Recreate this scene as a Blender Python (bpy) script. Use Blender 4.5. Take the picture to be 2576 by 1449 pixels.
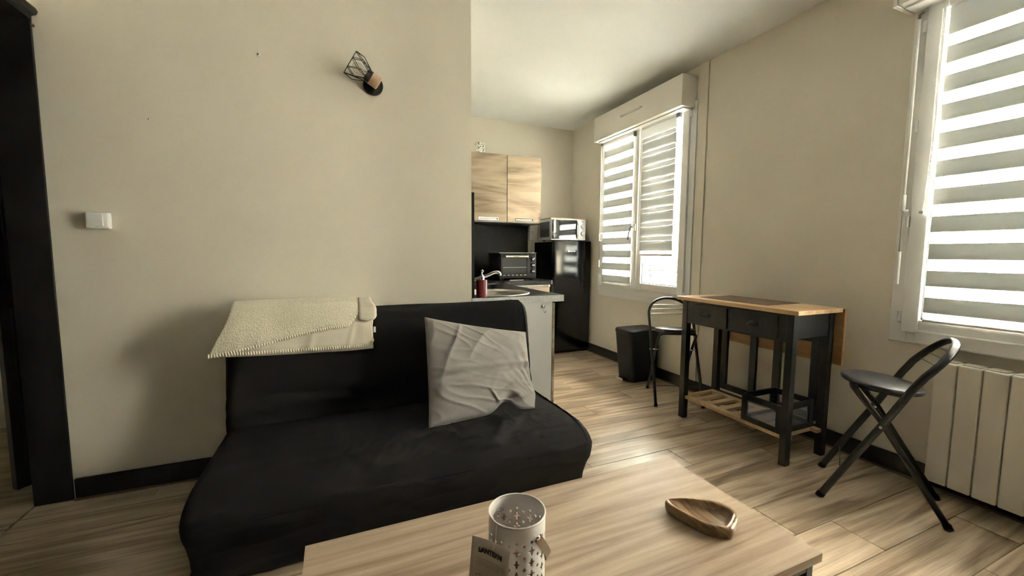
import bpy, bmesh, math, random
from math import sin, cos, pi, sqrt, radians
from mathutils import Vector, Matrix, noise
random.seed(7)
for o in list(bpy.data.objects): bpy.data.objects.remove(o)
SC = bpy.context.scene
COL = SC.collection

# ------------------------------------------------------------------ camera, sky, sun, exposure
cam_d = bpy.data.cameras.new('camera'); cam = bpy.data.objects.new('camera', cam_d); COL.objects.link(cam)
cam_d.sensor_width = 36; cam_d.lens = 36*1023.925/2576; cam_d.clip_start = .02
_f = Vector((0.39072221, 0.9164954, -0.08586231)); _r = Vector((0.92007024, -0.39171191, 0.0057035)); _u = _r.cross(_f)
cam.matrix_world = Matrix(((_r.x, _u.x, -_f.x, 0), (_r.y, _u.y, -_f.y, 0), (_r.z, _u.z, -_f.z, 1.172), (0, 0, 0, 1)))
SC.camera = cam
SC.view_settings.view_transform = 'Standard'; SC.view_settings.look = 'None'
SC.view_settings.gamma = 1; SC.view_settings.use_curve_mapping = False
SC.view_settings.exposure = 1.84
W = bpy.data.worlds.new('sky'); SC.world = W; W.use_nodes = True
W.node_tree.nodes['Background'].inputs[0].default_value = (0.90, 0.96, 1.0, 1)
W.node_tree.nodes['Background'].inputs[1].default_value = 3.0
sun_d = bpy.data.lights.new('sun', 'SUN'); sun_d.energy = 125; sun_d.angle = radians(1); sun_d.color = (1, .965, .90)
sun = bpy.data.objects.new('sun', sun_d); COL.objects.link(sun)
sun.rotation_euler = Vector((0.75, -0.25, -0.62)).to_track_quat('-Z', 'Y').to_euler()
SC.cycles.max_bounces = 10; SC.cycles.diffuse_bounces = 6; SC.cycles.glossy_bounces = 4
SC.cycles.transmission_bounces = 6; SC.cycles.transparent_max_bounces = 16
SC.cycles.sample_clamp_indirect = 80; SC.cycles.caustics_reflective = False; SC.cycles.caustics_refractive = False

XW, YS, YK, XP, H, XL, YB = 2.756, 2.496, 4.534, .783, 2.70, -1.19, -2.0
def portal(name, y0, y1, z0, z1):
    d = bpy.data.lights.new(name, 'AREA'); d.shape = 'RECTANGLE'; d.size = z1-z0; d.size_y = y1-y0
    d.cycles.is_portal = True
    o = bpy.data.objects.new(name, d); COL.objects.link(o)
    o.location = (XW+.32, (y0+y1)/2, (z0+z1)/2); o.rotation_euler = (0, pi/2, 0)
portal('portal_light', 2.58, 3.90, .75, 2.42); portal('portal_light', -.12, 1.2, .75, 2.42)

# ------------------------------------------------------------------ materials
def mat(name, col=(.5, .5, .5), rough=.5, metal=0, spec=.5, **k):
    m = bpy.data.materials.new(name); m.use_nodes = True
    b = m.node_tree.nodes['Principled BSDF']
    b.inputs['Base Color'].default_value = (*col, 1); b.inputs['Roughness'].default_value = rough
    b.inputs['Metallic'].default_value = metal; b.inputs['Specular IOR Level'].default_value = spec
    for a, v in k.items(): b.inputs[a.replace('_', ' ')].default_value = v
    return m
def N(m, t, **k):
    n = m.node_tree.nodes.new(t)
    for a, v in k.items():
        if hasattr(n, a): setattr(n, a, v)
        else: n.inputs[a.replace('_', ' ')].default_value = v
    return n
def Lk(m, a, b): m.node_tree.links.new(a, b)
def ramp(m, fac, stops):
    r = N(m, 'ShaderNodeValToRGB'); e = r.color_ramp.elements
    while len(e) < len(stops): e.new(.5)
    for q, (p, c) in zip(e, stops): q.position = p; q.color = (*c, 1)
    Lk(m, fac, r.inputs[0]); return r.outputs[0]
def bump(m, h, strength=.2, dist=.01):
    b = N(m, 'ShaderNodeBump'); b.inputs['Strength'].default_value = strength; b.inputs['Distance'].default_value = dist
    Lk(m, h, b.inputs['Height']); Lk(m, b.outputs[0], m.node_tree.nodes['Principled BSDF'].inputs['Normal'])
def noisy(name, c1, c2, scale=40, rough=.6, bs=.15, bd=.002, detail=4, sc=(1, 1, 1), **k):
    m = mat(name, c1, rough, **k); tc = N(m, 'ShaderNodeTexCoord'); mp = N(m, 'ShaderNodeMapping'); mp.inputs['Scale'].default_value = sc
    Lk(m, tc.outputs['Object'], mp.inputs[0]); n = N(m, 'ShaderNodeTexNoise'); n.inputs['Scale'].default_value = scale; n.inputs['Detail'].default_value = detail
    Lk(m, mp.outputs[0], n.inputs['Vector'])
    Lk(m, ramp(m, n.outputs[0], [(.3, c1), (.7, c2)]), m.node_tree.nodes['Principled BSDF'].inputs['Base Color'])
    if bs: bump(m, n.outputs[0], bs, bd)
    return m
def wood(name, stops, axis=0, scale=3.0, stretch=14, rough=.4, knots=.6, per_object=True, bs=.05, spec=.5, rings=1.6):
    """grain running along AXIS"""
    m = mat(name, stops[0][1], rough, spec=spec); tc = N(m, 'ShaderNodeTexCoord')
    add = N(m, 'ShaderNodeVectorMath', operation='ADD'); Lk(m, tc.outputs['Object'], add.inputs[0])
    if per_object:
        oi = N(m, 'ShaderNodeObjectInfo'); mu = N(m, 'ShaderNodeVectorMath', operation='MULTIPLY'); mu.inputs[1].default_value = (37, 23, 11)
        Lk(m, oi.outputs['Random'], mu.inputs[0]); Lk(m, mu.outputs[0], add.inputs[1])
    s1 = [stretch*.5]*3; s1[axis] = .75
    mp = N(m, 'ShaderNodeMapping'); mp.inputs['Scale'].default_value = s1; Lk(m, add.outputs[0], mp.inputs[0])
    big = N(m, 'ShaderNodeTexNoise'); big.inputs['Scale'].default_value = rings; big.inputs['Detail'].default_value = 2; big.inputs['Distortion'].default_value = knots
    Lk(m, mp.outputs[0], big.inputs['Vector'])
    mul = N(m, 'ShaderNodeMath', operation='MULTIPLY'); mul.inputs[1].default_value = 9; Lk(m, big.outputs[0], mul.inputs[0])
    fr = N(m, 'ShaderNodeMath', operation='PINGPONG'); fr.inputs[1].default_value = 1; Lk(m, mul.outputs[0], fr.inputs[0])
    s2 = [stretch*7]*3; s2[axis] = 2.6
    mp2 = N(m, 'ShaderNodeMapping'); mp2.inputs['Scale'].default_value = s2; Lk(m, add.outputs[0], mp2.inputs[0])
    fine = N(m, 'ShaderNodeTexNoise'); fine.inputs['Scale'].default_value = scale; fine.inputs['Detail'].default_value = 5; fine.inputs['Roughness'].default_value = .65
    Lk(m, mp2.outputs[0], fine.inputs['Vector'])
    s3 = [stretch*1.6]*3; s3[axis] = .8
    mp3 = N(m, 'ShaderNodeMapping'); mp3.inputs['Scale'].default_value = s3; Lk(m, add.outputs[0], mp3.inputs[0])
    mid = N(m, 'ShaderNodeTexNoise'); mid.inputs['Scale'].default_value = 2.2; mid.inputs['Detail'].default_value = 3; Lk(m, mp3.outputs[0], mid.inputs['Vector'])
    a = N(m, 'ShaderNodeMix', data_type='FLOAT'); a.inputs[0].default_value = .62; Lk(m, fr.outputs[0], a.inputs[2]); Lk(m, fine.outputs[0], a.inputs[3])
    a2 = N(m, 'ShaderNodeMix', data_type='FLOAT'); a2.inputs[0].default_value = .40; Lk(m, a.outputs[0], a2.inputs[2]); Lk(m, mid.outputs[0], a2.inputs[3])
    c = ramp(m, a2.outputs[0], stops)
    if per_object:
        hs = N(m, 'ShaderNodeHueSaturation'); mr = N(m, 'ShaderNodeMapRange'); mr.inputs[3].default_value = .88; mr.inputs[4].default_value = 1.12
        Lk(m, oi.outputs['Random'], mr.inputs[0]); Lk(m, mr.outputs[0], hs.inputs['Value']); Lk(m, c, hs.inputs['Color']); c = hs.outputs[0]
    Lk(m, c, m.node_tree.nodes['Principled BSDF'].inputs['Base Color'])
    if bs: bump(m, fine.outputs[0], bs, .002)
    return m
M = {}
M['wall'] = noisy('cream_wall_paint', (.725, .675, .575), (.75, .70, .60), 3, .75, 0)
nw = N(M['wall'], 'ShaderNodeTexNoise'); nw.inputs['Scale'].default_value = 220
_tc = N(M['wall'], 'ShaderNodeTexCoord'); Lk(M['wall'], _tc.outputs['Object'], nw.inputs['Vector']); bump(M['wall'], nw.outputs[0], .12, .001)
M['absorbwall'] = noisy('added_grey_light_absorber', (.085, .08, .075), (.10, .095, .09), 3, .8, 0)  # dark colour made up for the unseen walls, to cut bounced light
M['ceil'] = noisy('white_ceiling_paint', (.72, .735, .72), (.75, .765, .75), 2, .8, 0)
M['black_trim'] = noisy('black_gloss_paint', (.007, .0065, .0065), (.011, .010, .010), 8, .45, .1)
M['floor'] = wood('laminate_oak', [(.28, (.17, .115, .075)), (.43, (.32, .238, .163)), (.54, (.46, .355, .255)), (.72, (.64, .52, .40))], 0, 2.0, 15, .30, .8, rings=.75, spec=.42)
M['subfloor'] = mat('dark_joint', (.05, .035, .02), .9)
M['quarter'] = mat('brown_edging', (.16, .10, .06), .5)
M['tablewood'] = wood('pale_oak_laminate', [(.30, (.20, .135, .09)), (.44, (.285, .205, .142)), (.54, (.345, .258, .185)), (.72, (.43, .335, .25))], 0, 5, 22, .46, .6, False, rings=.8, spec=.35)
M['tw_edge'] = wood('pale_oak_edge', [(.2, (.30, .20, .12)), (.8, (.48, .34, .22))], 0, 3, 14, .45, .4, False)
M['kitwood'] = wood('grey_brown_oak_front', [(.28, (.20, .145, .095)), (.42, (.37, .285, .195)), (.56, (.50, .40, .285)), (.75, (.62, .515, .39))], 0, 2.2, 7, .45, 1.0, rings=.9)
M['pine'] = wood('oiled_light_wood', [(.25, (.34, .20, .10)), (.5, (.50, .325, .175)), (.75, (.62, .43, .25))], 1, 3, 12, .4, .5)
M['pine_dark'] = wood('leaf_wood', [(.2, (.30, .15, .06)), (.5, (.42, .23, .10)), (.8, (.5, .30, .15))], 1, 3, 12, .5, .5)
M['slat'] = wood('shelf_wood', [(.2, (.40, .25, .13)), (.5, (.56, .38, .22)), (.8, (.64, .46, .29))], 0, 3, 12, .5, .5)
M['bowl'] = wood('acacia', [(.28, (.075, .038, .018)), (.42, (.17, .098, .046)), (.56, (.28, .18, .095)), (.75, (.40, .28, .165))], 1, 3.5, 14, .3, 1.0, False, rings=2.2)
M['blackwood'] = noisy('black_painted_wood', (.006, .0065, .0075), (.012, .0125, .014), 30, .42, .1)
M['sofa'] = noisy('charcoal_cotton', (.0095, .0085, .0090), (.015, .0138, .0145), 500, .85, .25, .0008, spec=.12, Sheen_Weight=.0)
M['sofa_seam'] = mat('seam_thread', (.008, .008, .009), .9, spec=.1)
M['cushion'] = noisy('light_grey_linen', (.235, .215, .205), (.29, .27, .26), 380, .9, .3, .001, spec=.2, Sheen_Weight=.1)
M['throw'] = noisy('cream_fleece', (.66, .60, .47), (.80, .745, .61), 160, .95, .9, .006, spec=.1, Sheen_Weight=.3)
M['throw2'] = noisy('cream_flannel', (.66, .60, .49), (.74, .68, .57), 300, .95, .3, .001, spec=.1)
M['stitch'] = mat('cream_yarn', (.78, .72, .60), .9)
M['white'] = mat('white_plastic', (.80, .80, .79), .35)
M['pvc'] = mat('white_pvc_frame', (.78, .78, .77), .32)
M['box'] = mat('painted_shutter_box', (.80, .77, .71), .5)
M['joint'] = mat('plank_joint', (.045, .028, .018), .9)
M['gasket'] = mat('grey_gasket', (.16, .17, .18), .6)
M['radiator'] = mat('cream_radiator_enamel', (.70, .66, .58), .35)
M['darkgap'] = mat('dark_gap', (.02, .02, .02), .9)
M['blackplastic'] = mat('black_plastic', (.009, .009, .010), .48, spec=.3)
M['fridge'] = mat('gloss_black_enamel', (.008, .008, .010), .13, spec=.6)
M['mirror'] = mat('mirrored_oven_glass', (.18, .18, .19), .06, metal=1)
M['silver'] = mat('silver_plastic', (.72, .73, .74), .3, metal=.35)
M['chrome'] = mat('chrome', (.82, .82, .80), .12, metal=1)
M['steel'] = mat('brushed_steel', (.60, .57, .52), .28, metal=1)
M['worktop'] = noisy('black_laminate', (.014, .014, .014), (.024, .0235, .023), 60, .5, .05, spec=.25)
M['wtedge'] = noisy('grey_edge_band', (.62, .65, .68), (.80, .83, .86), 45, .4, .1)
M['endpanel'] = mat('pale_grey_melamine', (.78, .81, .84), .45)
M['brownedge'] = mat('brown_edge', (.20, .15, .12), .5)
M['red'] = mat('dark_red_ceramic', (.22, .028, .035), .38)
M['blackmetal'] = mat('black_metal', (.012, .012, .013), .38)
M['tube'] = mat('black_enamel_tube', (.016, .016, .018), .28, spec=.6)
M['seatpad'] = noisy('black_vinyl', (.020, .019, .022), (.030, .028, .032), 90, .42, .1)
M['wirechrome'] = mat('dark_chrome_wire', (.25, .24, .23), .3, metal=1)
M['lantern'] = mat('white_enamel', (.62, .585, .56), .4)
M['leather'] = noisy('tan_leather', (.15, .10, .06), (.20, .14, .09), 200, .5, .2, .0006)
M['card'] = mat('kraft_card', (.42, .35, .29), .7)
M['cardpic'] = mat('printed_brown', (.13, .085, .055), .7)
M['ink'] = mat('black_ink', (.012, .010, .010), .7)
M['candle'] = mat('brown_wax', (.22, .12, .08), .5)
M['sconcewood'] = noisy('turned_beech', (.52, .34, .22), (.62, .43, .29), 60, .5, .05, sc=(1, 1, 8))
M['matbrown'] = noisy('brown_placemat', (.13, .085, .058), (.17, .115, .078), 300, .8, .2, .0006)
M['meshwire'] = mat('grey_wire', (.35, .36, .38), .35, metal=.8)
M['facade'] = noisy('rendered_facade', (.74, .70, .60), (.82, .79, .70), 2, .9, .1)
M['brick'] = noisy('ochre_brick', (.045, .028, .010), (.07, .045, .018), 3, .9, .1)
M['facadeglass'] = mat('far_window_glass', (.008, .009, .010), .2)
M['street'] = mat('pale_paving', (.58, .57, .55), .9)
M['rail'] = mat('grey_rail', (.022, .027, .028), .5)
M['redlintel'] = mat('red_lintel', (.35, .08, .05), .8)
def glassmat(name, tint=(1, 1, 1), refl=.05):
    m = bpy.data.materials.new(name); m.use_nodes = True; nt = m.node_tree; nt.nodes.clear()
    o = nt.nodes.new('ShaderNodeOutputMaterial'); t = nt.nodes.new('ShaderNodeBsdfTransparent'); t.inputs[0].default_value = (*tint, 1)
    g = nt.nodes.new('ShaderNodeBsdfGlossy'); g.inputs['Roughness'].default_value = .02; lw = nt.nodes.new('ShaderNodeLayerWeight'); lw.inputs[0].default_value = .5; pw = nt.nodes.new('ShaderNodeMath'); pw.operation = 'POWER'; pw.inputs[1].default_value = 4; Lk(m, lw.outputs['Facing'], pw.inputs[0]); f = nt.nodes.new('ShaderNodeMath'); f.operation = 'MULTIPLY_ADD'; f.inputs[1].default_value = .8; f.inputs[2].default_value = refl; Lk(m, pw.outputs[0], f.inputs[0])
    x = nt.nodes.new('ShaderNodeMixShader'); Lk(m, f.outputs[0], x.inputs[0]); Lk(m, t.outputs[0], x.inputs[1]); Lk(m, g.outputs[0], x.inputs[2]); Lk(m, x.outputs[0], o.inputs[0]); return m
M['glass'] = glassmat('window_glass', (.96, .98, .97))
M['bulb'] = glassmat('bulb_glass', (.93, .92, .88))
M['ovenglass'] = mat('smoked_oven_glass', (.040, .042, .044), .2, spec=.45)
def sheermat():
    m = bpy.data.materials.new('sheer_blind_fabric'); m.use_nodes = True; nt = m.node_tree; nt.nodes.clear()
    o = nt.nodes.new('ShaderNodeOutputMaterial'); t = nt.nodes.new('ShaderNodeBsdfTransparent')
    tl = nt.nodes.new('ShaderNodeBsdfTranslucent'); tl.inputs[0].default_value = (.9, .9, .9, 1)
    d = nt.nodes.new('ShaderNodeBsdfDiffuse'); d.inputs[0].default_value = (.85, .85, .85, 1)
    a = nt.nodes.new('ShaderNodeMixShader'); a.inputs[0].default_value = .62; Lk(m, tl.outputs[0], a.inputs[1]); Lk(m, d.outputs[0], a.inputs[2])
    x = nt.nodes.new('ShaderNodeMixShader'); x.inputs[0].default_value = .32; Lk(m, t.outputs[0], x.inputs[1]); Lk(m, a.outputs[0], x.inputs[2]); Lk(m, x.outputs[0], o.inputs[0]); return m
M['sheer'] = sheermat()
def bandmat(name, col, f, tc):
    m = bpy.data.materials.new(name); m.use_nodes = True; nt = m.node_tree; nt.nodes.clear()
    o = nt.nodes.new('ShaderNodeOutputMaterial'); d = nt.nodes.new('ShaderNodeBsdfDiffuse'); d.inputs[0].default_value = (*col, 1)
    t = nt.nodes.new('ShaderNodeBsdfTranslucent'); t.inputs[0].default_value = (*tc, 1)
    x = nt.nodes.new('ShaderNodeMixShader'); x.inputs[0].default_value = f; Lk(m, d.outputs[0], x.inputs[1]); Lk(m, t.outputs[0], x.inputs[2]); Lk(m, x.outputs[0], o.inputs[0]); return m
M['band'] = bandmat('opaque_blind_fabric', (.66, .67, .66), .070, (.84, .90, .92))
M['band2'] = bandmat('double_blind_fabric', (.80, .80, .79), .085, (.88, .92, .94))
M['band3'] = bandmat('grey_blind_fabric', (.70, .71, .71), .06, (.84, .89, .92))  # grey stripes of the closed blind, slightly less translucent

# ------------------------------------------------------------------ helpers
class MB:
    def __init__(s): s.v = []; s.f = []
    def add(s, vs, fs):
        b = len(s.v); s.v += [Vector(q) for q in vs]; s.f += [tuple(b+i for i in q) for q in fs]; return s
    def box(s, x0, x1, y0, y1, z0, z1):
        return s.add([(x, y, z) for x in (x0, x1) for y in (y0, y1) for z in (z0, z1)],
                     [(0, 1, 3, 2), (4, 6, 7, 5), (0, 4, 5, 1), (2, 3, 7, 6), (0, 2, 6, 4), (1, 5, 7, 3)])
    def rings(s, rs, close=True, cap0=True, cap1=True, loop=False):
        n = len(rs[0]); vs = [p for r in rs for p in r]; fs = []
        k = len(rs)
        for i in range(k if loop else k-1):
            for j in range(n if close else n-1):
                a, b = i*n+j, i*n+(j+1) % n; i2 = (i+1) % k
                fs.append((a, b, i2*n+(j+1) % n, i2*n+j))
        if cap0 and not loop: fs.append(tuple(range(n-1, -1, -1)))
        if cap1 and not loop: fs.append(tuple((k-1)*n+j for j in range(n)))
        return s.add(vs, fs)
    def tube(s, path, r, seg=10, r2=None, up=None, loop=False):
        """elliptical tube; r along 'up' projected normal, r2 along the other"""
        P = [Vector(p) for p in path]; n = len(P); r2 = r2 or r; rs = []
        nrm = None
        for i in range(n):
            if loop: t = (P[(i+1) % n]-P[i-1]).normalized()
            else: t = (P[min(i+1, n-1)]-P[max(i-1, 0)]).normalized()
            ref = Vector(up) if up is not None else (nrm if nrm is not None else (Vector((0, 0, 1)) if abs(t.z) < .9 else Vector((1, 0, 0))))
            a = (ref-t*ref.dot(t))
            if a.length < 1e-5: a = Vector((1, 0, 0))-t*t.x
            a.normalize(); nrm = a; b = t.cross(a)
            ra = r[i] if isinstance(r, (list, tuple)) else r; rb = r2[i] if isinstance(r2, (list, tuple)) else r2
            rs.append([P[i]+a*cos(2*pi*k/seg)*ra+b*sin(2*pi*k/seg)*rb for k in range(seg)])
        return s.rings(rs, loop=loop)
    def cyl(s, p0, p1, r, seg=20, r1=None): return s.tube([p0, p1], [r, r if r1 is None else r1], seg)
    def lathe(s, prof, c=(0, 0, 0), axis=(0, 0, 1), seg=32, cap0=True, cap1=True, loop=False):
        c = Vector(c); ax = Vector(axis).normalized(); a = Vector((1, 0, 0)) if abs(ax.x) < .9 else Vector((0, 1, 0)); a = (a-ax*a.dot(ax)).normalized(); b = ax.cross(a)
        return s.rings([[c+ax*z+(a*cos(2*pi*k/seg)+b*sin(2*pi*k/seg))*r for k in range(seg)] for r, z in prof], cap0=cap0, cap1=cap1, loop=loop)
    def sphere(s, c, r, seg=8, rg=5):
        c = Vector(c); return s.lathe([(max(r*sin(pi*i/rg), r*.02), -r*cos(pi*i/rg)) for i in range(rg+1)], c, (0, 0, 1), seg)
    def prism(s, poly, axis, t0, t1):
        def P(q, t):
            v = list(q); v.insert(axis, t); return Vector(v)
        return s.rings([[P(q, t0) for q in poly], [P(q, t1) for q in poly]])
    def grid(s, fn, nu, nv):
        vs = [fn(i/nu, j/nv) for i in range(nu+1) for j in range(nv+1)]
        return s.add(vs, [(i*(nv+1)+j, (i+1)*(nv+1)+j, (i+1)*(nv+1)+j+1, i*(nv+1)+j+1) for i in range(nu) for j in range(nv)])
    def xf(s, mtx):
        s.v = [mtx @ q for q in s.v]; return s
    def build(s, name, m, parent=None, bev=0, smooth=False, seg=2, solid=0, sub=0, fix=True):
        me = bpy.data.meshes.new(name); base = ORG.get(parent.name, Vector()) if parent else Vector()
        me.from_pydata([q-base for q in s.v], [], s.f)
        if fix:
            bm = bmesh.new(); bm.from_mesh(me); bmesh.ops.recalc_face_normals(bm, faces=bm.faces); bm.to_mesh(me); bm.free()
        me.materials.append(m if not isinstance(m, str) else M[m])
        if smooth:
            for p in me.polygons: p.use_smooth = True
        o = bpy.data.objects.new(name, me); COL.objects.link(o)
        if parent: o.parent = parent; ORG[o.name] = base
        else: ORG[o.name] = Vector()
        if solid: q = o.modifiers.new('solid', 'SOLIDIFY'); q.thickness = solid; q.offset = 0
        if bev:
            q = o.modifiers.new('bevel', 'BEVEL'); q.width = bev; q.segments = seg; q.limit_method = 'ANGLE'; q.angle_limit = radians(35)
        if sub: q = o.modifiers.new('sub', 'SUBSURF'); q.levels = q.render_levels = sub
        if smooth and bev:
            me.set_sharp_from_angle(angle=radians(35))
        return o
ORG = {}
def tag(o, label=None, cat=None, group=None, kind=None):
    if label: o['label'] = label
    if cat: o['category'] = cat
    if group: o['group'] = group
    if kind: o['kind'] = kind
    return o
def thing(name, loc, label, cat, group=None):
    o = bpy.data.objects.new(name, None); COL.objects.link(o); o.location = loc; o.empty_display_size = .05
    ORG[o.name] = Vector(loc); return tag(o, label, cat, group)
def struct_root(name, loc=(0, 0, 0)):
    o = bpy.data.objects.new(name, None); COL.objects.link(o); o.location = loc; ORG[o.name] = Vector(loc); o['kind'] = 'structure'; return o
def struct(mb, name, m, parent=None, **k):
    o = mb.build(name, m, parent, **k)
    if not parent: o['kind'] = 'structure'
    return o
def B(x0, x1, y0, y1, z0, z1): return MB().box(x0, x1, y0, y1, z0, z1)
def lin(pts, n):
    """Catmull-Rom resample of an open polyline"""
    P = [Vector(p) for p in pts]; out = []
    for i in range(len(P)-1):
        p0, p1, p2, p3 = P[max(i-1, 0)], P[i], P[i+1], P[min(i+2, len(P)-1)]
        for k in range(n):
            t = k/n
            out.append(.5*((2*p1)+(p2-p0)*t+(2*p0-5*p1+4*p2-p3)*t*t+(3*p1-p0-3*p2+p3)*t**3))
    out.append(P[-1]); return out
def loopcr(pts, n):
    P = [Vector(p) for p in pts]; k = len(P); out = []
    for i in range(k):
        p0, p1, p2, p3 = P[i-1], P[i], P[(i+1) % k], P[(i+2) % k]
        for q in range(n):
            t = q/n; out.append(.5*((2*p1)+(p2-p0)*t+(2*p0-5*p1+4*p2-p3)*t*t+(3*p1-p0-3*p2+p3)*t**3))
    return out
def text_mb(body, size, extrude=.0003, bold=0):
    cu = bpy.data.curves.new('t', 'FONT'); cu.body = body; cu.size = size; cu.extrude = extrude; cu.offset = bold
    o = bpy.data.objects.new('t', cu); COL.objects.link(o)
    me = bpy.data.meshes.new_from_object(o.evaluated_get(bpy.context.evaluated_depsgraph_get()))
    mb = MB().add([v.co.copy() for v in me.vertices], [tuple(p.vertices) for p in me.polygons])
    bpy.data.objects.remove(o); bpy.data.meshes.remove(me); return mb

# ------------------------------------------------------------------ room shell
T = .1
def wall_with_openings(name, x0, x1, ya, yb, z0, z1, ops, m='wall'):
    """a wall slab normal to X with rectangular openings (y0,y1,z0,z1)"""
    mb = MB(); ops = sorted(ops); y = ya
    for (a, b, c, d) in ops:
        if a > y: mb.box(x0, x1, y, a, z0, z1)
        if c > z0: mb.box(x0, x1, a, b, z0, c)
        if d < z1: mb.box(x0, x1, a, b, d, z1)
        y = b
    mb.box(x0, x1, y, yb, z0, z1)
    return struct(mb, name, m)
struct(B(XL-T, XP, YS, YS+.12, 0, H), 'wall_sofa', 'wall')
struct(B(XP-.12, XP, YS+.12, YK, 0, H), 'wall_kitchen_side', 'wall')
struct(B(XP-.12, XW, YK, YK+T, 0, H), 'wall_kitchen_back', 'wall')
wall_with_openings('wall_windows', XW, XW+.3, YB-T, YK+T, 0, H, [(2.62, 3.86, .80, 2.40), (-.08, 1.16, .80, 2.40)])
struct(B(XL-T, XW, YB-T, YB, 0, H), 'wall_rear', 'absorbwall')  # wall out of view, its dark colour added to reduce bounce
wall_with_openings('wall_left', XL-.12, XL, 1.30, YS, 0, H, [(1.55, YS, 0, 2.165)])
struct(B(XL-.12, XL, YB, 1.30, 0, H), 'wall_left_near', 'absorbwall')  # unseen stretch of wall, darkened so the lower left gets less light
# the dim room beyond the doorway
struct(B(-3.0, XL-.12, 3.7, 3.8, 0, H), 'wall_hall_far', 'wall')
struct(B(-3.1, -3.0, .6, 3.8, 0, H), 'wall_hall_side', 'wall')
struct(B(-3.0, XL-.12, .6, .7, 0, H), 'wall_hall_near', 'wall')
struct(B(XL-.12, XL-.02, YS+.12, 3.8, 0, H), 'wall_hall_inner', 'wall')
struct(B(-3.1, XW+.3, YB-T, YK+T, H, H+.1), 'ceiling', 'ceil')
fl = struct(B(-3.1, XW+.3, YB-T, YK+T, -.12, -.012), 'floor', 'subfloor')
# laminate planks: rows along X, joints measured on the photograph
joint = {1.605: 1.79, .818: 1.972, 1.005: 1.74, 1.80: 1.25, 1.997: 2.35, 1.41: 1.05, .622: 1.25, .425: 2.2, .229: 1.5}
base_me = None
k = 0
PW, PL = .1962, 1.28
y = .622-PW*13
while y < YK:
    y0 = y; y1 = y+PW
    near = min(joint, key=lambda q: abs(q-y0)); off = joint[near] if abs(near-y0) < .02 else (k*.47+.33) % PL
    k += 1
    j = off-PL*4
    while j < XW:
        a, b = max(j, XL-.12), min(j+PL, XW+.004); j += PL
        c, d = max(y0, YB), min(y1, YK)
        if b-a < .03 or d-c < .02: continue
        if c > YS and a < XP-.1: a = XP-.1
        if b-a < .03: continue
        g = .0013
        if abs(b-a-PL) < 1e-3 and abs(d-c-PW) < 1e-3:
            if base_me is None:
                q = MB(); cx = .0012
                q.rings([[(-PL/2+g, -PW/2+g, -.011), (PL/2-g, -PW/2+g, -.011), (PL/2-g, PW/2-g, -.011), (-PL/2+g, PW/2-g, -.011)],
                         [(-PL/2+g, -PW/2+g, -cx), (PL/2-g, -PW/2+g, -cx), (PL/2-g, PW/2-g, -cx), (-PL/2+g, PW/2-g, -cx)],
                         [(-PL/2+g+cx, -PW/2+g+cx, 0), (PL/2-g-cx, -PW/2+g+cx, 0), (PL/2-g-cx, PW/2-g-cx, 0), (-PL/2+g+cx, PW/2-g-cx, 0)]])
                o = q.build('plank', 'floor', fl); base_me = o.data
            else:
                o = bpy.data.objects.new('plank', base_me); COL.objects.link(o); o.parent = fl
            o.location = ((a+b)/2, (c+d)/2, 0)
        else:
            o = B(a+g-(a+b)/2, b-g-(a+b)/2, c+g-(c+d)/2, d-g-(c+d)/2, -.011, 0).build('plank', 'floor', fl); o.location = ((a+b)/2, (c+d)/2, 0)
    y += PW
# floor of the dim room beyond the doorway (boards run the same way)
y = .75
while y < 3.7:
    o = B(-.8, .8, .001, PW-.001, -.011, 0).build('plank', 'floor', fl); o.location = (-2.12, y, 0); y += PW
# skirting boards
struct(B(XL+.02, XP-.02, YS-.016, YS, 0, .101), 'baseboard_sofa', 'black_trim', bev=.003)
struct(B(XL+.02, XP-.02, YS-.027, YS-.016, 0, .010), 'trim_1', 'quarter', bev=.003)
struct(B(XW-.016, XW, YB, YK, 0, .101), 'baseboard_windows', 'black_trim', bev=.003)
struct(B(XW-.027, XW-.016, YB, 4.0, 0, .010), 'trim_2', 'quarter', bev=.003)
struct(B(XP, XW, YK-.016, YK, 0, .101), 'baseboard_kitchen', 'black_trim', bev=.003)
struct(B(XW-.014, XW, 2.482, 2.572, .10, H), 'trim_3', 'wall', bev=.002)
# door casing in the corner
d = struct_root('door_1')
struct(B(XL-.125, XL+.012, YS-.012, YS, 0, 2.16), 'jamb', 'black_trim', d, bev=.003)
struct(B(XL-.125, XL+.002, 1.55, YS-.012, 2.150, 2.165), 'head_jamb', 'black_trim', d)
struct(MB().prism([(XL, 2.150), (XL+.014, 2.150), (XL+.014, 2.168), (XL+.030, 2.175), (XL+.036, 2.188), (XL+.030, 2.203), (XL, 2.208)], 1, 1.40, YS-.004), 'head_casing', 'black_trim', d, bev=.002)
struct(B(XL-.125, XL+.012, 1.46, 1.55, 0, 2.16), 'jamb', 'black_trim', d, bev=.003)
# folded narrow leaf standing open in the room beyond
lm = MB().box(0, .26, -.018, .018, .006, 2.03); a = math.atan2(.105, .079)
leaf = lm.xf(Matrix.Translation((-1.484, 2.692, 0)) @ Matrix.Rotation(a, 4, 'Z'))
lf = struct(leaf, 'door_leaf', 'black_trim', d, bev=.002)
pm = MB()
for z0, z1 in ((.12, .9), (1.02, 1.9)): pm.box(.035, .215, .018, .024, z0, z1).box(.035, .215, -.024, -.018, z0, z1)
struct(pm.xf(Matrix.Translation((-1.484, 2.692, 0)) @ Matrix.Rotation(a, 4, 'Z')), 'raised_panel', 'black_trim', lf, bev=.004)
hm = struct(MB().sphere((XL+.018, YS-.012, 2.128), .007), 'hinge_pin', 'quarter', d, smooth=True)
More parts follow.
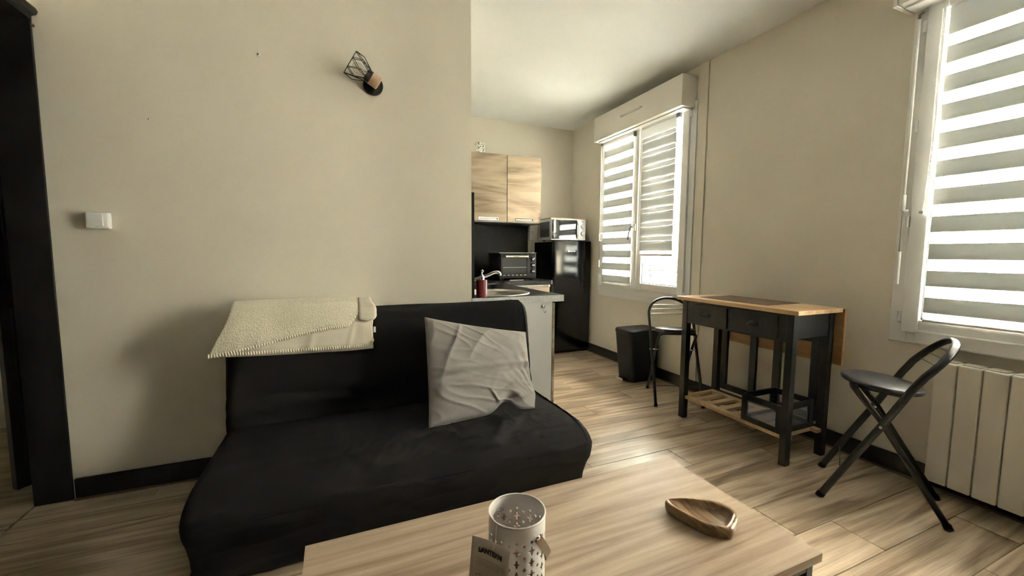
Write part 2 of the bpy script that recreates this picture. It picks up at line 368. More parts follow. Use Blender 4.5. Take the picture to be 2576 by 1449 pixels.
# old fixings in the sofa wall
def wallmark(x, z, r, label):
    t = thing('wall_plug', (x, YS, z), label, 'wall plug')
    MB().lathe([(r*.3, 0), (r, 0), (r, .004), (r*.55, .006)], (x, YS-.0005, z), (0, -1, 0), 12, cap1=False).build('collar', 'white', t, smooth=True)
    MB().lathe([(r*.5, 0), (r*.5, .004)], (x, YS-.0005, z), (0, -1, 0), 10).build('hole', 'darkgap', t)
wallmark(-.345, 2.168, .008, 'white wall plug high on the cream wall, farther from the switch')
wallmark(-.803, 1.791, .005, 'small dark hole plug in the cream wall above the light switch')

# ------------------------------------------------------------------ windows
def window(n, y0, y1, z0, z1, ycs, side_handles):
    """outer frame y0..y1; ycs = (mullion) centre; returns root"""
    w = struct_root('window_%d' % n, (XW, (y0+y1)/2, z0)); X0 = XW-.022
    fw = .075
    struct(B(X0, XW+.05, y0, y0+fw, z0, z1), 'frame_side', 'pvc', w, bev=.003); struct(B(X0, XW+.05, y1-fw, y1, z0, z1), 'frame_side', 'pvc', w, bev=.003)
    struct(B(X0, XW+.05, y0+fw, y1-fw, z0, z0+.068), 'frame_sill', 'pvc', w, bev=.003); struct(B(X0, XW+.05, y0+fw, y1-fw, z1-.03, z1), 'frame_head', 'pvc', w, bev=.003)
    for a, b in ((y0+fw-.018, ycs-.004), (ycs+.004, y1-fw+.018)):
        za, zb = z0+.058, z1-.02; s = .070; X1 = X0-.020; X2 = XW+.035
        sm = MB().box(X1, X2, a, a+s, za, zb).box(X1, X2, b-s, b, za, zb).box(X1, X2, a+s, b-s, za, za+s).box(X1, X2, a+s, b-s, zb-s*.8, zb)
        sa = struct(sm, 'sash', 'pvc', w, bev=.004)
        g = .008
        struct(MB().box(X1+.02, X1+.03, a+s, a+s+g, za+s, zb-s*.8).box(X1+.02, X1+.03, b-s-g, b-s, za+s, zb-s*.8).box(X1+.02, X1+.03, a+s, b-s, za+s, za+s+g), 'gasket', 'gasket', sa)
        struct(B(XW+.004, XW+.010, a+s-.006, b-s+.006, za+s-.006, zb-s*.8+.006), 'pane', 'glass', sa)
    struct(B(X0-.034, X0-.018, ycs-.020, ycs+.020, z0+.07, z1-.03), 'centre_cover', 'pvc', w, bev=.005)
    # hinges
    for yy, sgn in ((y0+fw-.018, -1), (y1-fw+.018, 1)):
        for zz in ([z0+.135, z0+.63, z0+1.11, z0+1.59] if n == 2 else [z0+.06, z1-.10]):
            struct(MB().cyl((X0-.012, yy+sgn*.010, zz-.028), (X0-.012, yy+sgn*.010, zz+.028), .009, 12), 'hinge', 'white', w, smooth=True, bev=.002)
    return w
w1 = window(1, 2.575, 3.905, .755, 2.43, 3.245, True)
struct(B(XW-.010, XW, 2.575, 3.905, .70, .757), 'frame_apron', 'pvc', w1, bev=.002)
w2 = window(2, -.125, 1.205, .715, 2.43, .54, True)
struct(B(XW-.055, XW-.02, -.10, 1.082, .722, .790), 'sill_box', 'pvc', w2, bev=.006)
# handle on window 1
t = struct(MB().prism([(3.232, 1.395), (3.258, 1.395), (3.258, 1.465), (3.232, 1.465)], 0, XW-.072, XW-.056), 'handle_plate', 'white', w1, bev=.006, seg=3)
struct(MB().tube([(XW-.072, 3.245, 1.435), (XW-.10, 3.25, 1.435), (XW-.108, 3.262, 1.42), (XW-.108, 3.285, 1.36), (XW-.108, 3.29, 1.31)], .007, 8), 'handle', 'gasket', t, smooth=True)
struct(MB().cyl((XW-.10, 3.245, 1.435), (XW-.072, 3.245, 1.435), .012, 12), 'handle_neck', 'white', t, smooth=True)

# shutter boxes (setting)
def shutter_box(n, y0, y1, z0, z1):
    r = struct_root('trim_%d' % n, (XW, (y0+y1)/2, z0))
    struct(B(XW-.165, XW, y0, y1-.02, z0, z1), 'shutter_box_case', 'box', r, bev=.004)
    struct(B(XW-.168, XW, y1-.018, y1, z0-.003, z1+.003), 'end_cap', 'box', r, bev=.004)
    struct(B(XW-.125, XW-.02, y0+.02, y1-.03, z0-.012, z0), 'bottom_profile', 'pvc', r, bev=.004)
    return r
sb = shutter_box(4, 2.60, 3.83, 2.372, 2.622)
struct(MB().tube([(XW-.172, 3.371, 2.51), (XW-.172, 3.076, 2.51)], .008, 8), 'vent_bar', 'box', sb, smooth=True)
sb2 = shutter_box(5, -.12, 1.235, 2.405, 2.65)

# ------------------------------------------------------------------ blinds
def blind(name, label, y0, y1, ztop, zs, zbot, closed=False, chain_y=None, chain_z=(1.4, 2.3), X=XW-.052, side=1):
    t = thing(name, (X, (y0+y1)/2, zbot), label, 'blind')
    MB().box(X-.018, X+.008, y0-.006, y1+.006, ztop, ztop+.05).build('head_rail', 'white', t, bev=.006)
    B(X-.020, X+.010, y0-.022, y0-.006, ztop-.012, ztop+.052).build('end_bracket', 'gasket', t, bev=.003)
    B(X+.004, X+.0045, y0, y1, zbot, ztop).build('sheer_fabric', 'sheer', t)
    for a, b in zs:
        def fn(u, v, a=a, b=b): return Vector((X-.002+.0012*sin(v*pi)-.0006*sin(u*9), y0+(y1-y0)*u, a+(b-a)*v))
        mb = MB().grid(fn, 8, 3); mb.build('fabric_band', 'band', t, smooth=True, solid=.001)
    MB().cyl((X, y0, zbot), (X, y1, zbot), .007, 10).build('bottom_bar', 'white', t, smooth=True)
    if chain_y is not None:
        c0, c1 = chain_z; mb = MB(); st = MB()
        for dy in (0, .012):
            pts = [(X-.020-.006*sin((q/6)*pi), chain_y+dy*(1-(q/6)**3)+.022*(max(0, q/6-.6)/.4)**2*side, c1+(c0-c1)*q/6) for q in range(7)]
            mb.tube(pts, .0012, 5)
            for q in range(int((c1-c0)/.011)):
                s = q*.011/(c1-c0)*6; i = min(int(s), 5); f = s-i; p = Vector(pts[i]).lerp(Vector(pts[i+1]), f); st.sphere(p, .0026, 5, 3)
        mb.build('chain_cord', 'white', t); tag(st.build('chain_bead', 'white', t, smooth=True), kind='stuff')
        MB().cyl((X-.030, chain_y+.022*side, c0-.004), (X-.008, chain_y+.022*side, c0-.004), .009, 10).build('chain_holder', 'white', t, smooth=True)
    return t
P2 = .1335
zs = [(1.419+P2*i, 1.496+P2*i) for i in range(-4, 7)]
zs[-1] = (2.218, 2.36)
blind('zebra_blind', 'large zebra blind with grey and sheer bands on the window over the radiator', .597, 1.058, 2.345, zs, .845, chain_y=1.068, chain_z=(1.39, 2.34))
blind('zebra_blind', 'added unseen zebra blind limiting light through the far sash of the window over the radiator', .02, .483, 2.345, zs[-5:], 1.80)  # blind added out of view to cut the light through this sash
zs1 = [(2.201-.1337*i, 2.275-.1337*i) for i in range(11)]
blind('zebra_blind', 'zebra blind with open grey stripes on the window sash nearest the fridge', 3.305, 3.785, 2.325, zs1, .840, chain_y=3.776, chain_z=(1.40, 2.32))
# closed blind
bt = thing('zebra_blind', (XW-.052, 2.95, 1.168), 'half raised zebra blind with closed pale stripes on the sash beside the folding stool', 'blind')
X = XW-.052; ya, yb = 2.755, 3.178
MB().box(X-.018, X+.008, ya-.006, yb+.006, 2.345, 2.39).build('head_rail', 'white', bt, bev=.006)
B(X-.022, X+.010, ya-.045, ya-.008, 2.325, 2.375).build('end_bracket', 'gasket', bt, bev=.003)
B(X+.004, X+.005, ya, yb, 1.168, 2.345).build('sheer_fabric', 'sheer', bt)
z = 2.255; i = 0
B(X-.0025, X-.001, ya, yb, 2.259, 2.345).build('fabric_band', 'band2', bt)
while z > 1.20:
    a = max(z-.038, 1.17)
    MB().grid(lambda u, v: Vector((X-.006-.0015*sin(v*pi), ya+(yb-ya)*u, a+(z-a)*v)), 2, 3).build('fabric_band', 'band2', bt, smooth=True, solid=.001)
    b2 = max(a-.094, 1.172)
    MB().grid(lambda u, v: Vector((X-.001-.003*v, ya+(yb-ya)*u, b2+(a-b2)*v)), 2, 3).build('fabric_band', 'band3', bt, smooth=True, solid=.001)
    z = b2
MB().box(X-.008, X+.005, ya-.003, yb+.003, 1.150, 1.172).build('bottom_bar', 'white', bt, bev=.004)

# crank rods of the rolling shutters
def rod(label, y, ztop, zmid, zend):
    t = thing('crank_rod', (XW-.06, y, zend), label, 'crank rod'); X = XW-.062
    MB().tube([(X+.03, y, ztop+.02), (X, y, ztop), (X, y, ztop-.03)], .006, 8).build('universal_joint', 'gasket', t, smooth=True)
    MB().cyl((X, y, ztop-.02), (X, y, zmid), .0065, 10).build('rod', 'white', t, smooth=True)
    MB().cyl((X, y, zmid+.06), (X, y, zmid-.02), .0095, 10).cyl((X, y, zmid-.02), (X+.01, y-.018, zmid-.02), .006, 8).build('collar', 'white', t, smooth=True)
    MB().cyl((X, y, zmid-.02), (X, y, zmid-.25), .0035, 8).build('crank_shaft', 'wirechrome', t, smooth=True)
    MB().cyl((X, y, zmid-.23), (X, y, zend), .0085, 10).build('grip', 'white', t, smooth=True, bev=.003)
rod('white shutter crank rod hanging beside the large window over the radiator', 1.170, 2.36, 1.42, 1.02)
rod('white shutter crank rod hanging beside the window next to the fridge', 3.832, 2.36, 1.33, 1.02)

# ------------------------------------------------------------------ outside
fr = thing('facade', (10, 6, -3), 'sunlit cream building across the street seen through the windows', 'building')
wins = [(-1.2, .1), (.85, 2.15), (3.14, 4.44), (6.2, 7.5), (8.94, 10.24), (11.10, 12.40)]
fm = MB(); y = -6
def arc(y0, y1, zs_, n=8): return [((y0+y1)/2+(y1-y0)/2*cos(pi-pi*i/n), zs_+(y1-y0)/2*.55*sin(pi*i/n)) for i in range(n+1)]
for (a, b) in wins:
    zb, zsps, ztop = (.17, .80, 9.) if a > 5 else (.45, 2.6, 9.)
    fm.box(10, 10.6, y, a, -3, 12); fm.box(10, 10.6, a, b, -3, zb)
    ar = arc(a, b, zsps)
    for i in range(len(ar)-1):
        (u0, v0), (u1, v1) = ar[i], ar[i+1]
        fm.rings([[(10, u0, v0), (10, u1, v1), (10, u1, 12), (10, u0, 12)], [(10.6, u0, v0), (10.6, u1, v1), (10.6, u1, 12), (10.6, u0, 12)]])
    y = b
fm.box(10, 10.6, y, 20, -3, 12)
fm.build('wall', 'facade', fr)
for (a, b) in wins:
    zb, zsp = (.17, .80) if a > 5 else (.45, 2.6)
    f = B(10.16, 10.20, a, b, zb, zsp+.5).build('window', 'facadeglass', fr)
    mm = MB(); zz = zb
    for i in range(5): yy = a+(b-a)*i/4; mm.box(10.12, 10.16, yy-.03, yy+.03, zb, zsp+.4)
    while zz < zsp+.1: mm.box(10.11, 10.15, a, b, zz-.025, zz+.025); zz += .32
    mm.build('glazing_bars', 'white', f)
bm_ = MB()
for (c0, c1) in ((10.45, 10.68), (8.0, 8.23), (5.0, 5.23), (2.55, 2.97), (.3, .6)):
    z = -1; r_ = 0
    while z < 6:
        w = (c1-c0)/2; o_ = w/2*(r_ % 2)
        for q in range(-1, 3):
            a, b = max(c0, c0+q*w-o_), min(c1, c0+q*w-o_+w-.012)
            if b-a > .02: bm_.box(9.97, 10.0, a, b, z, z+.058)
        z += .07; r_ += 1
tag(bm_.build('brick', 'brick', fr), kind='stuff')
B(9.96, 10, 11.08, 12.42, .50, .55).build('lintel', 'redlintel', fr)
st = struct(B(XW+.3, 14, -8, 22, -3.2, -3.0), 'ground_street', 'street')
for nm, lab, y0, y1 in (('guard_rail', 'grey metal guard rail outside the window beside the fridge', 2.62, 3.86), ('guard_rail', 'grey metal guard rail outside the window over the radiator', -.08, 1.16)):
    t = thing(nm, (XW+.24, (y0+y1)/2, .8), lab, 'railing')
    MB().box(XW+.23, XW+.26, y0, y1, .985, 1.015).build('top_rail', 'rail', t, bev=.004); MB().box(XW+.23, XW+.26, y0, y1, .835, .862).build('lower_rail', 'rail', t, bev=.004)
# ------------------------------------------------------------------ sofa
def nz(p, s, seed=0): return noise.noise(Vector((p[0]*s[0]+seed, p[1]*s[1]+seed*1.7, p[2]*s[2]-seed)))
def smooth01(t): t = max(0, min(1, t)); return t*t*(3-2*t)
sofa = thing('sofa', (.28, 1.95, 0), 'charcoal black fabric sofa bed with loose wrinkled cover against the cream wall', 'sofa')
SX0, SX1 = -.505, 1.095
def sweep(sec, nsec, nx, x0, x1, disp, endr=.05, endn=6):
    """closed section (Y,Z) swept along X with rounded ends; disp(x, y, z, s) -> normal offset"""
    P = [Vector((q.x, q.y)) for q in loopcr([Vector((a, b)) for a, b in sec], nsec)]
    n = len(P); c = sum(P, Vector((0, 0)))/n
    nor = []
    for i in range(n):
        t = (P[(i+1) % n]-P[i-1]); nor.append(Vector((t.y, -t.x)).normalized())
    if sum((P[i]-c).dot(nor[i]) for i in range(n)) < 0: nor = [-q for q in nor]
    xs = [(x0+endr*(1-cos(pi/2*i/endn)), endr*(1-sin(pi/2*i/endn))) for i in range(endn)]
    xs += [(x0+endr+(x1-x0-2*endr)*i/nx, 0) for i in range(nx+1)]
    xs += [(x1-endr*(1-cos(pi/2*i/endn)), endr*(1-sin(pi/2*i/endn))) for i in range(endn-1, -1, -1)]
    rs = []
    for x, ins in xs:
        rs.append([Vector((x, P[i].x-nor[i].x*(ins-disp(x, P[i].x, P[i].y, i/n)), P[i].y-nor[i].y*(ins-disp(x, P[i].x, P[i].y, i/n)))) for i in range(n)])
    return MB().rings(rs)
def ridge(x, y, ang, s, seed):
    u = x*cos(ang)+y*sin(ang); v = -x*sin(ang)+y*cos(ang)
    q = noise.noise(Vector((u*s*.28, v*s, seed))); return (1-min(1, abs(q)*3.2))**2
def seat_disp(x, y, z, s):
    d = .004*nz((x, y, z), (3, 3, 3), 2)
    if z > .22 and 1.6 < y < 2.2:   # gathered folds radiating where the cushion sits
        w = math.exp(-((x-.55)/.42)**2-((y-1.72)/.17)**2)
        d += w*(.015*ridge(x, y, .95, 13, 1)+.010*ridge(x, y, .5, 19, 5))
        d += .0025*ridge(x, y, .25, 9, 3)*smooth01((y-1.6)/.1)
        d -= .003*math.exp(-((y-(1.715-.06*(x+.43)))/.006)**2)
    if z < .30 and y < 1.7: d += .004*ridge(x, z, .06, 12, 8)+.006*math.exp(-((z-.21+.015*sin(x*3))/.016)**2)*.6
    return d
seat_sec = [(2.30, .30), (2.26, .345), (2.12, .35), (1.95, .352), (1.80, .354), (1.68, .352), (1.60, .333), (1.555, .295), (1.548, .25), (1.572, .19), (1.61, .12), (1.628, .06), (1.632, .012), (1.70, .004), (2.0, .004), (2.30, .01), (2.40, .10), (2.38, .24)]
sweep(seat_sec, 8, 200, SX0, SX1, seat_disp, .045).build('seat', 'sofa', sofa, smooth=True)
def back_disp(x, y, z, s):
    d = .004*nz((x, y, z), (3, 3, 3), 9)
    if y < 2.33:
        d += .007*ridge(x, z, -.10, 10, 4)*smooth01((.62-z)/.2)+.0035*ridge(x, z, .12, 16, 14)*smooth01((.60-z)/.15)
        if z < .62: d += .010*math.exp(-((z-.43+.02*x)/.018)**2)-.008*math.exp(-((z-.475+.02*x)/.014)**2)
    if x > .97: d += .003*ridge(z*1.5, x, .1, 20, 6)
    return d
back_sec = [(2.19, .33), (2.205, .42), (2.222, .52), (2.238, .62), (2.255, .72), (2.278, .80), (2.315, .852), (2.37, .872), (2.43, .855), (2.465, .80), (2.472, .65), (2.472, .40), (2.465, .20), (2.42, .16), (2.30, .18), (2.23, .26)]
sweep(back_sec, 8, 180, SX0-.005, SX1-.005, back_disp, .06).build('backrest', 'sofa', sofa, smooth=True)
def seam(name, pts, r=.0022): MB().tube(pts, r, 5).build(name, 'sofa_seam', sofa, smooth=True)
seam('front_piping', [(x, 1.5475+(.045-sqrt(max(0, .045**2-max(0, abs(x-.295)-.755)**2))), .268+.008*sin(x*2)) for x in [SX0+.004+(SX1-SX0-.008)*i/40 for i in range(41)]], .0028)
seam('end_piping', lin([(1.052, 2.2, .38), (1.052, 2.232, .60), (1.052, 2.25, .72), (1.05, 2.275, .80), (1.05, 2.315, .852), (1.05, 2.37, .871), (1.05, 2.43, .852)], 4), .003)
seam('end_piping', lin([(1.055, 2.13, .354), (1.055, 1.95, .3555), (1.055, 1.8, .3575), (1.055, 1.68, .3555), (1.053, 1.60, .336), (1.052, 1.553, .297)], 4), .003)

# ------------------------------------------------------------------ cushion
cu = thing('cushion', (.65, 1.9, .35), 'large light grey linen cushion with creased corners leaning on the sofa back', 'cushion')
TL, TR, BR, BL = Vector((.405, 2.10, .835)), Vector((.995, 2.13, .71)), Vector((.915, 1.84, .372)), Vector((.365, 1.82, .362))
def cpt(u, v, sgn):
    e = .02*(math.sin(pi*u)*(1-abs(2*v-1)**6)+0)
    uu = u; vv = v
    p = (BL*(1-uu)+BR*uu)*(1-vv)+(TL*(1-uu)+TR*uu)*vv
    # edges drawn in between corners; bottom edge buckles up towards the right
    cx, cy = 2*u-1, 2*v-1
    ctr = (TL+TR+BR+BL)/4; ax = (BR-BL).normalized(); ay = ((TL-BL)).normalized(); nn = ax.cross(ay).normalized()
    p -= ax*(.009*cx*(1-cy*cy)*abs(cx)**3)*(1-.4*sin(3*v)); p -= ay*(.010*cy*(1-cx*cx)*abs(cy)**3)
    p += ax*(.016*math.exp(-((v-.16)/.10)**2)*u)
    if v < .3:
        p += ay*(.050*math.exp(-((u-.70)/.10)**2)*(1-v/.3)**1.5)
    th = max(0., (1-abs(cx)**2.6))**.5*max(0., (1-abs(cy)**2.6))**.5
    wr = .010*ridge(u, v, .55+.3*v, 5.5, 3)+.007*ridge(u, v, -.5, 8, 7)+.009*nz((u, v, 0), (5, 5, 5), 4)
    wr += .016*math.exp(-(((v-.50-.10*(u-.5)))/.028)**2)*smooth01((u-.12)/.2)*.8-.012*math.exp(-((v-.44-.10*(u-.5))/.03)**2)
    wr += .014*math.exp(-((u-.60+.55*(v-.1))/.012)**2)*math.exp(-((v-.14)/.10)**2)
    wr += .020*math.exp(-((u-.80)**2+(v-.15)**2)/.006)-.022*math.exp(-((u-.72)**2+(v-.07)**2)/.003)
    rad = .006*sin(38*math.atan2(v-.0, u-1.02))*math.exp(-((u-1)**2+(v-.45)**2)/.06)
    t = .068*th+(wr+rad)*min(1, th*1.6)
    if nn.y > 0: nn = -nn
    q = p+nn*t if sgn > 0 else p-nn*(.050*th)
    return q
_ax = (BR-BL).normalized(); _ay = (TL-BL).normalized(); _sg = 1
n = 110; mb = MB()
front = MB().grid(lambda u, v: cpt(u, v, _sg), n, n); back = MB().grid(lambda u, v: cpt(u, v, -_sg), n, n)
mb.add(front.v, front.f); mb.add(back.v, back.f)
o = mb.build('cover', 'cushion', cu, smooth=True)
bm = bmesh.new(); bm.from_mesh(o.data); bmesh.ops.remove_doubles(bm, verts=bm.verts, dist=.0004); bmesh.ops.recalc_face_normals(bm, faces=bm.faces); bm.to_mesh(o.data); bm.free()
hem = [cpt(i/60, 0, 1) for i in range(60)]+[cpt(1, i/60, 1) for i in range(60)]+[cpt(1-i/60, 1, 1) for i in range(60)]+[cpt(0, 1-i/60, 1) for i in range(60)]
MB().tube(hem, .0028, 6, loop=True).build('edge_seam', 'cushion', cu, smooth=True)

# ------------------------------------------------------------------ throw over the sofa back
th_ = thing('throw_blanket', (-.2, 2.33, .66), 'folded cream fleece throw with stitched edges draped over the sofa back', 'blanket')
def drape(off):   # drape path over the backrest: s -> (Y,Z), hem in front at z
    return [(2.243-off, .62), (2.256-off, .70), (2.270-off*.98, .78), (2.298-off*.8, .850+off*.5), (2.345-off*.3, .880+off), (2.40+off*.2, .880+off), (2.45+off*.15, .86+off*.8)]
def drape_at(off, z=None, s=None):
    D = lin([Vector((a, b, 0)) for a, b in drape(off)], 10)
    return D
def layer(off, hem_fn, xl_fn, xr_fn, nu=90, nv=44, amp=.004, seed=1, back=1.0):
    D = drape_at(off); L = [0]
    for i in range(1, len(D)): L.append(L[-1]+(D[i]-D[i-1]).length)
    def at(l):
        for i in range(1, len(D)):
            if L[i] >= l: f = (l-L[i-1])/(L[i]-L[i-1]); return D[i-1].lerp(D[i], f)
        return D[-1].copy()
    def lz(z):
        for i in range(1, len(D)):
            if D[i].y >= z: return L[i-1]+(z-D[i-1].y)/max(1e-6, D[i].y-D[i-1].y)*(L[i]-L[i-1])
        return L[-1]*.6
    def fn(u, v):
        l0 = lz(hem_fn(u)); l = l0+(L[-1]*back-l0)*v; p = at(l)
        hfrac = 1-min(1, max(0, (p.y-.64)/.26)); x = xl_fn(p.y)*(1-u)+xr_fn(p.y)*u
        w = amp*nz((x, p.y, p.x), (9, 9, 9), seed)+amp*.8*ridge(x, p.y, 1.35, 7, seed+3)*hfrac*1.3
        edge = min(1, min(u, 1-u)*14, v*14+.25)
        return Vector((x+.003*nz((p.y, 0, 0), (16, 1, 1), seed+9), p.x-(w+.006*edge)*(1 if p.y < .9 else .4), p.y+(w*.4+.003*edge if v > .5 else 0)))
    return MB().grid(fn, nu, nv), fn
def stitch(fn, name, n, u0=0, u1=1, v=0):
    mb = MB(); P = [fn(u0+(u1-u0)*i/n, v) for i in range(n+1)]
    mb.tube([p+Vector((0, -.003, 0)) for p in P], .0035, 5)
    for i, p in enumerate(P):
        if i % 2 == 0: mb.tube([p+Vector((0, -.006, -.006)), p+Vector((0, -.0085, 0)), p+Vector((0, -.006, .011))], [.0022, .0034, .0016], 5)
    tag(mb.build(name, 'stitch', th_, smooth=True), kind='stuff')
xl = lambda z: -.475-.085*smooth01((.90-z)/.24)
l3, f3 = layer(.006, lambda u: .663+.018*(1-u)**2, lambda z: xl(z)+.02, lambda z: .158, seed=11); l3.build('under_layer', 'throw2', th_, smooth=True, solid=.010)
l2, f2 = layer(.020, lambda u: .680+.012*(1-u)+.028*smooth01((u-.93)/.07), lambda z: xl(z)+.010, lambda z: .158+.004*sin(z*40), amp=.007, seed=21); l2.build('middle_layer', 'throw2', th_, smooth=True, solid=.011)
def hem1(u):
    return .692+.098*smooth01(u/.86)**.8 if u < .86 else .79+.085*smooth01((u-.86)/.13)
l1, f1 = layer(.036, hem1, xl, lambda z: .118, amp=.007, seed=31); l1.build('top_layer', 'throw', th_, smooth=True, solid=.013)
stitch(f2, 'stitching', 128); stitch(f1, 'stitching', 128)
# rolled corner at the right end
l4, f4 = layer(.042, lambda u: .812+.020*abs(u-.5), lambda z: .096, lambda z: .176-.022*smooth01((z-.87)/.04)-.020*smooth01((.84-z)/.03), nu=24, nv=30, amp=.009, seed=51, back=.72); l4.build('folded_corner', 'throw2', th_, smooth=True, solid=.012)
B(.1585, .170, 2.210, 2.2115, .755, .785).build('care_label', 'white', th_)

# ------------------------------------------------------------------ wall sconce and light switch
sc = thing('wall_sconce', (.207, YS, 2.10), 'black wire cage wall lamp with turned wood holder high on the cream wall', 'wall lamp')
MB().lathe([(.050, 0), (.053, .003), (.053, .020), (.050, .024), (.020, .0245)], (.207, YS, 2.100), (0, -1, 0), 40).build('wall_plate', 'blackmetal', sc, smooth=True, bev=.001)
ax = Vector((-.80, -.16, .43)).normalized(); c0 = Vector((.232, 2.425, 2.091))
MB().cyl((.215, YS-.02, 2.10), (.212, 2.43, 2.10), .008, 12).build('stem', 'blackmetal', sc, smooth=True)
MB().lathe([(.030, 0), (.034, .002), (.034, .048), (.033, .050)], c0, ax, 32).build('wood_holder', 'sconcewood', sc, smooth=True, bev=.0008)
c1 = c0+ax*.050
MB().lathe([(.034, 0), (.0345, .001), (.030, .022), (.027, .028), (.020, .028)], c1, ax, 24).build('socket', 'blackmetal', sc, smooth=True)
a1 = ax.cross(Vector((0, 0, 1))).normalized(); a2 = ax.cross(a1)
def ringpts(d, r, n, ph): return [c1+ax*d+(a1*cos(2*pi*(k+ph)/n)+a2*sin(2*pi*(k+ph)/n))*r for k in range(n)]
n = 8; R0, R1, R2 = ringpts(.012, .034, n, 0), ringpts(.072, .066, n, .5), ringpts(.118, .068, n, 0)
mb = MB(); w_ = .0017
for k in range(n):
    for a, b in ((R0[k], R1[k]), (R0[k], R1[k-1]), (R1[k], R2[k]), (R1[k-1], R2[k]), (R2[k], R2[(k+1) % n])): mb.tube([a, b], w_, 6)
cg = mb.build('cage', 'blackmetal', sc)
bl = MB().lathe([(.012, .02), (.014, .03), (.020, .045), (.026, .06), (.028, .075), (.024, .09), (.014, .10), (.003, .104)], c1, ax, 24, cap0=False).build('bulb', 'bulb', sc, smooth=True)
MB().cyl(c1+ax*.005, c1+ax*.03, .013, 12).build('lamp_cap', 'steel', bl, smooth=True)
sw = thing('light_switch', (-1.005, YS, 1.31), 'white surface mounted light switch on the shaded end of the cream wall', 'light switch')
B(-1.047, -.965, YS-.030, YS, 1.272, 1.347).build('back_box', 'white', sw, bev=.004)
B(-1.045, -.967, YS-.036, YS-.030, 1.274, 1.345).build('cover_plate', 'white', sw, bev=.003)
MB().prism([(-.031, 1.283), (-.031, 1.336), (-.027, 1.336), (-.023, 1.283)], 0, -1.036, -.982).xf(Matrix.Translation((0, YS-.012, 0))).build('rocker', 'white', sw, bev=.004, seg=3)

# ------------------------------------------------------------------ kitchen
WT = .878
wt = thing('worktop', (1.1, 3.2, WT), 'black laminate corner worktop with pale grey edge band', 'worktop')
poly = [(XP+.002, YS-.002), (1.458, YS-.002), (1.458, 3.30), (1.52, 3.62), (1.78, 3.865), (2.122, 3.878), (2.122, YK-.002), (XP+.002, YK-.002)]
poly = [(XP+.002, YS-.002), (1.458, YS-.002), (1.458, 3.44), (1.50, 3.70), (1.62, 3.845), (1.80, 3.878), (2.122, 3.878), (2.122, YK-.002), (XP+.002, YK-.002)]
bm = bmesh.new(); SKC = (1.052, 2.805)
o_ = [bm.verts.new((x, y, WT-.0005)) for x, y in poly]; i_ = [bm.verts.new((SKC[0]+.246*cos(2*pi*k/56), SKC[1]+.246*sin(2*pi*k/56), WT-.0005)) for k in range(56)]
ee = [bm.edges.new((L_[k], L_[(k+1) % len(L_)])) for L_ in (o_, i_) for k in range(len(L_))]
bmesh.ops.triangle_fill(bm, use_beauty=True, use_dissolve=False, edges=ee)
bm.faces.ensure_lookup_table()
for f in [f for f in bm.faces if (f.calc_center_median().xy-Vector(SKC)).length < .20 and all((v.co.xy-Vector(SKC)).length < .25 for v in f.verts)]: bm.faces.remove(f)
q = bmesh.ops.extrude_face_region(bm, geom=list(bm.faces)); 
for v in [g for g in q['geom'] if isinstance(g, bmesh.types.BMVert)]: v.co.z -= .0415
bm.verts.index_update(); sm_ = MB().add([v.co.copy() for v in bm.verts], [tuple(v.index for v in f.verts) for f in bm.faces]); bm.free()
sm_.build('slab', 'worktop', wt)
B(XP+.002, 1.460, YS-.006, YS-.002, WT-.044, WT+.0005).build('front_edge_band', 'wtedge', wt)
B(1.458, 1.462, YS-.005, 3.40, WT-.044, WT).build('side_edge_band', 'wtedge', wt)
B(2.120, 2.126, 3.876, 4.0, WT-.044, WT+.001).build('end_strip', 'silver', wt)
MB().box(.95, 1.36, 3.60, 3.603, WT, WT+.001).build('joint_strip', 'silver', wt)
sk = thing('sink', (1.05, 2.83, WT), 'round brushed steel sink bowl set in the black worktop', 'sink')
MB().lathe([(.262, 0), (.262, .004), (.255, .007), (.232, .006), (.225, .001), (.215, -.015), (.20, -.13), (.17, -.15), (.03, -.155), (.03, -.158)], (1.052, 2.805, WT), (0, 0, 1), 56, cap0=False).build('basin', 'steel', sk, smooth=True)
MB().lathe([(.03, -.150), (.032, -.148), (.02, -.147)], (1.052, 2.805, WT), (0, 0, 1), 20).build('drain', 'chrome', sk, smooth=True)
fc = thing('faucet', (.90, 2.98, WT), 'chrome mixer tap with curved spout behind the red soap bottle', 'tap')
MB().lathe([(.028, 0), (.026, .01), (.022, .014), (.022, .060), (.020, .075), (.012, .085)], (.92, 3.09, WT+.0005), (0, 0, 1), 20).build('tap_body', 'chrome', fc, smooth=True)
MB().tube(lin([(.925, 3.085, WT+.045), (.96, 3.05, WT+.075), (1.005, 3.00, WT+.098), (1.051, 2.95, WT+.119), (1.092, 2.925, WT+.141), (1.118, 2.905, WT+.146), (1.130, 2.895, WT+.138), (1.132, 2.893, WT+.120)], 4), .0125, 12).build('spout', 'chrome', fc, smooth=True)
MB().tube(lin([(.92, 3.09, WT+.08), (.905, 3.11, WT+.088), (.885, 3.14, WT+.092)], 3), .008, 10).build('lever', 'chrome', fc, smooth=True)
so = thing('soap_dispenser', (.872, 2.56, WT), 'dark red ceramic soap dispenser with chrome pump beside the sink', 'soap dispenser')
MB().lathe([(.033, 0), (.0355, .003), (.0355, .112), (.033, .116), (.012, .117)], (.872, 2.56, WT), (0, 0, 1), 32).build('bottle', 'red', so, smooth=True, bev=.0005)
MB().lathe([(.019, .115), (.019, .138), (.012, .140), (.012, .150)], (.872, 2.56, WT), (0, 0, 1), 20).build('collar', 'chrome', so, smooth=True, bev=.0005)
MB().cyl((.872, 2.56, WT+.14), (.872, 2.56, WT+.180), .0065, 12).tube([(.872, 2.56, WT+.176), (.872, 2.545, WT+.178), (.872, 2.532, WT+.170)], .0065, 8).build('pump', 'chrome', so, smooth=True)
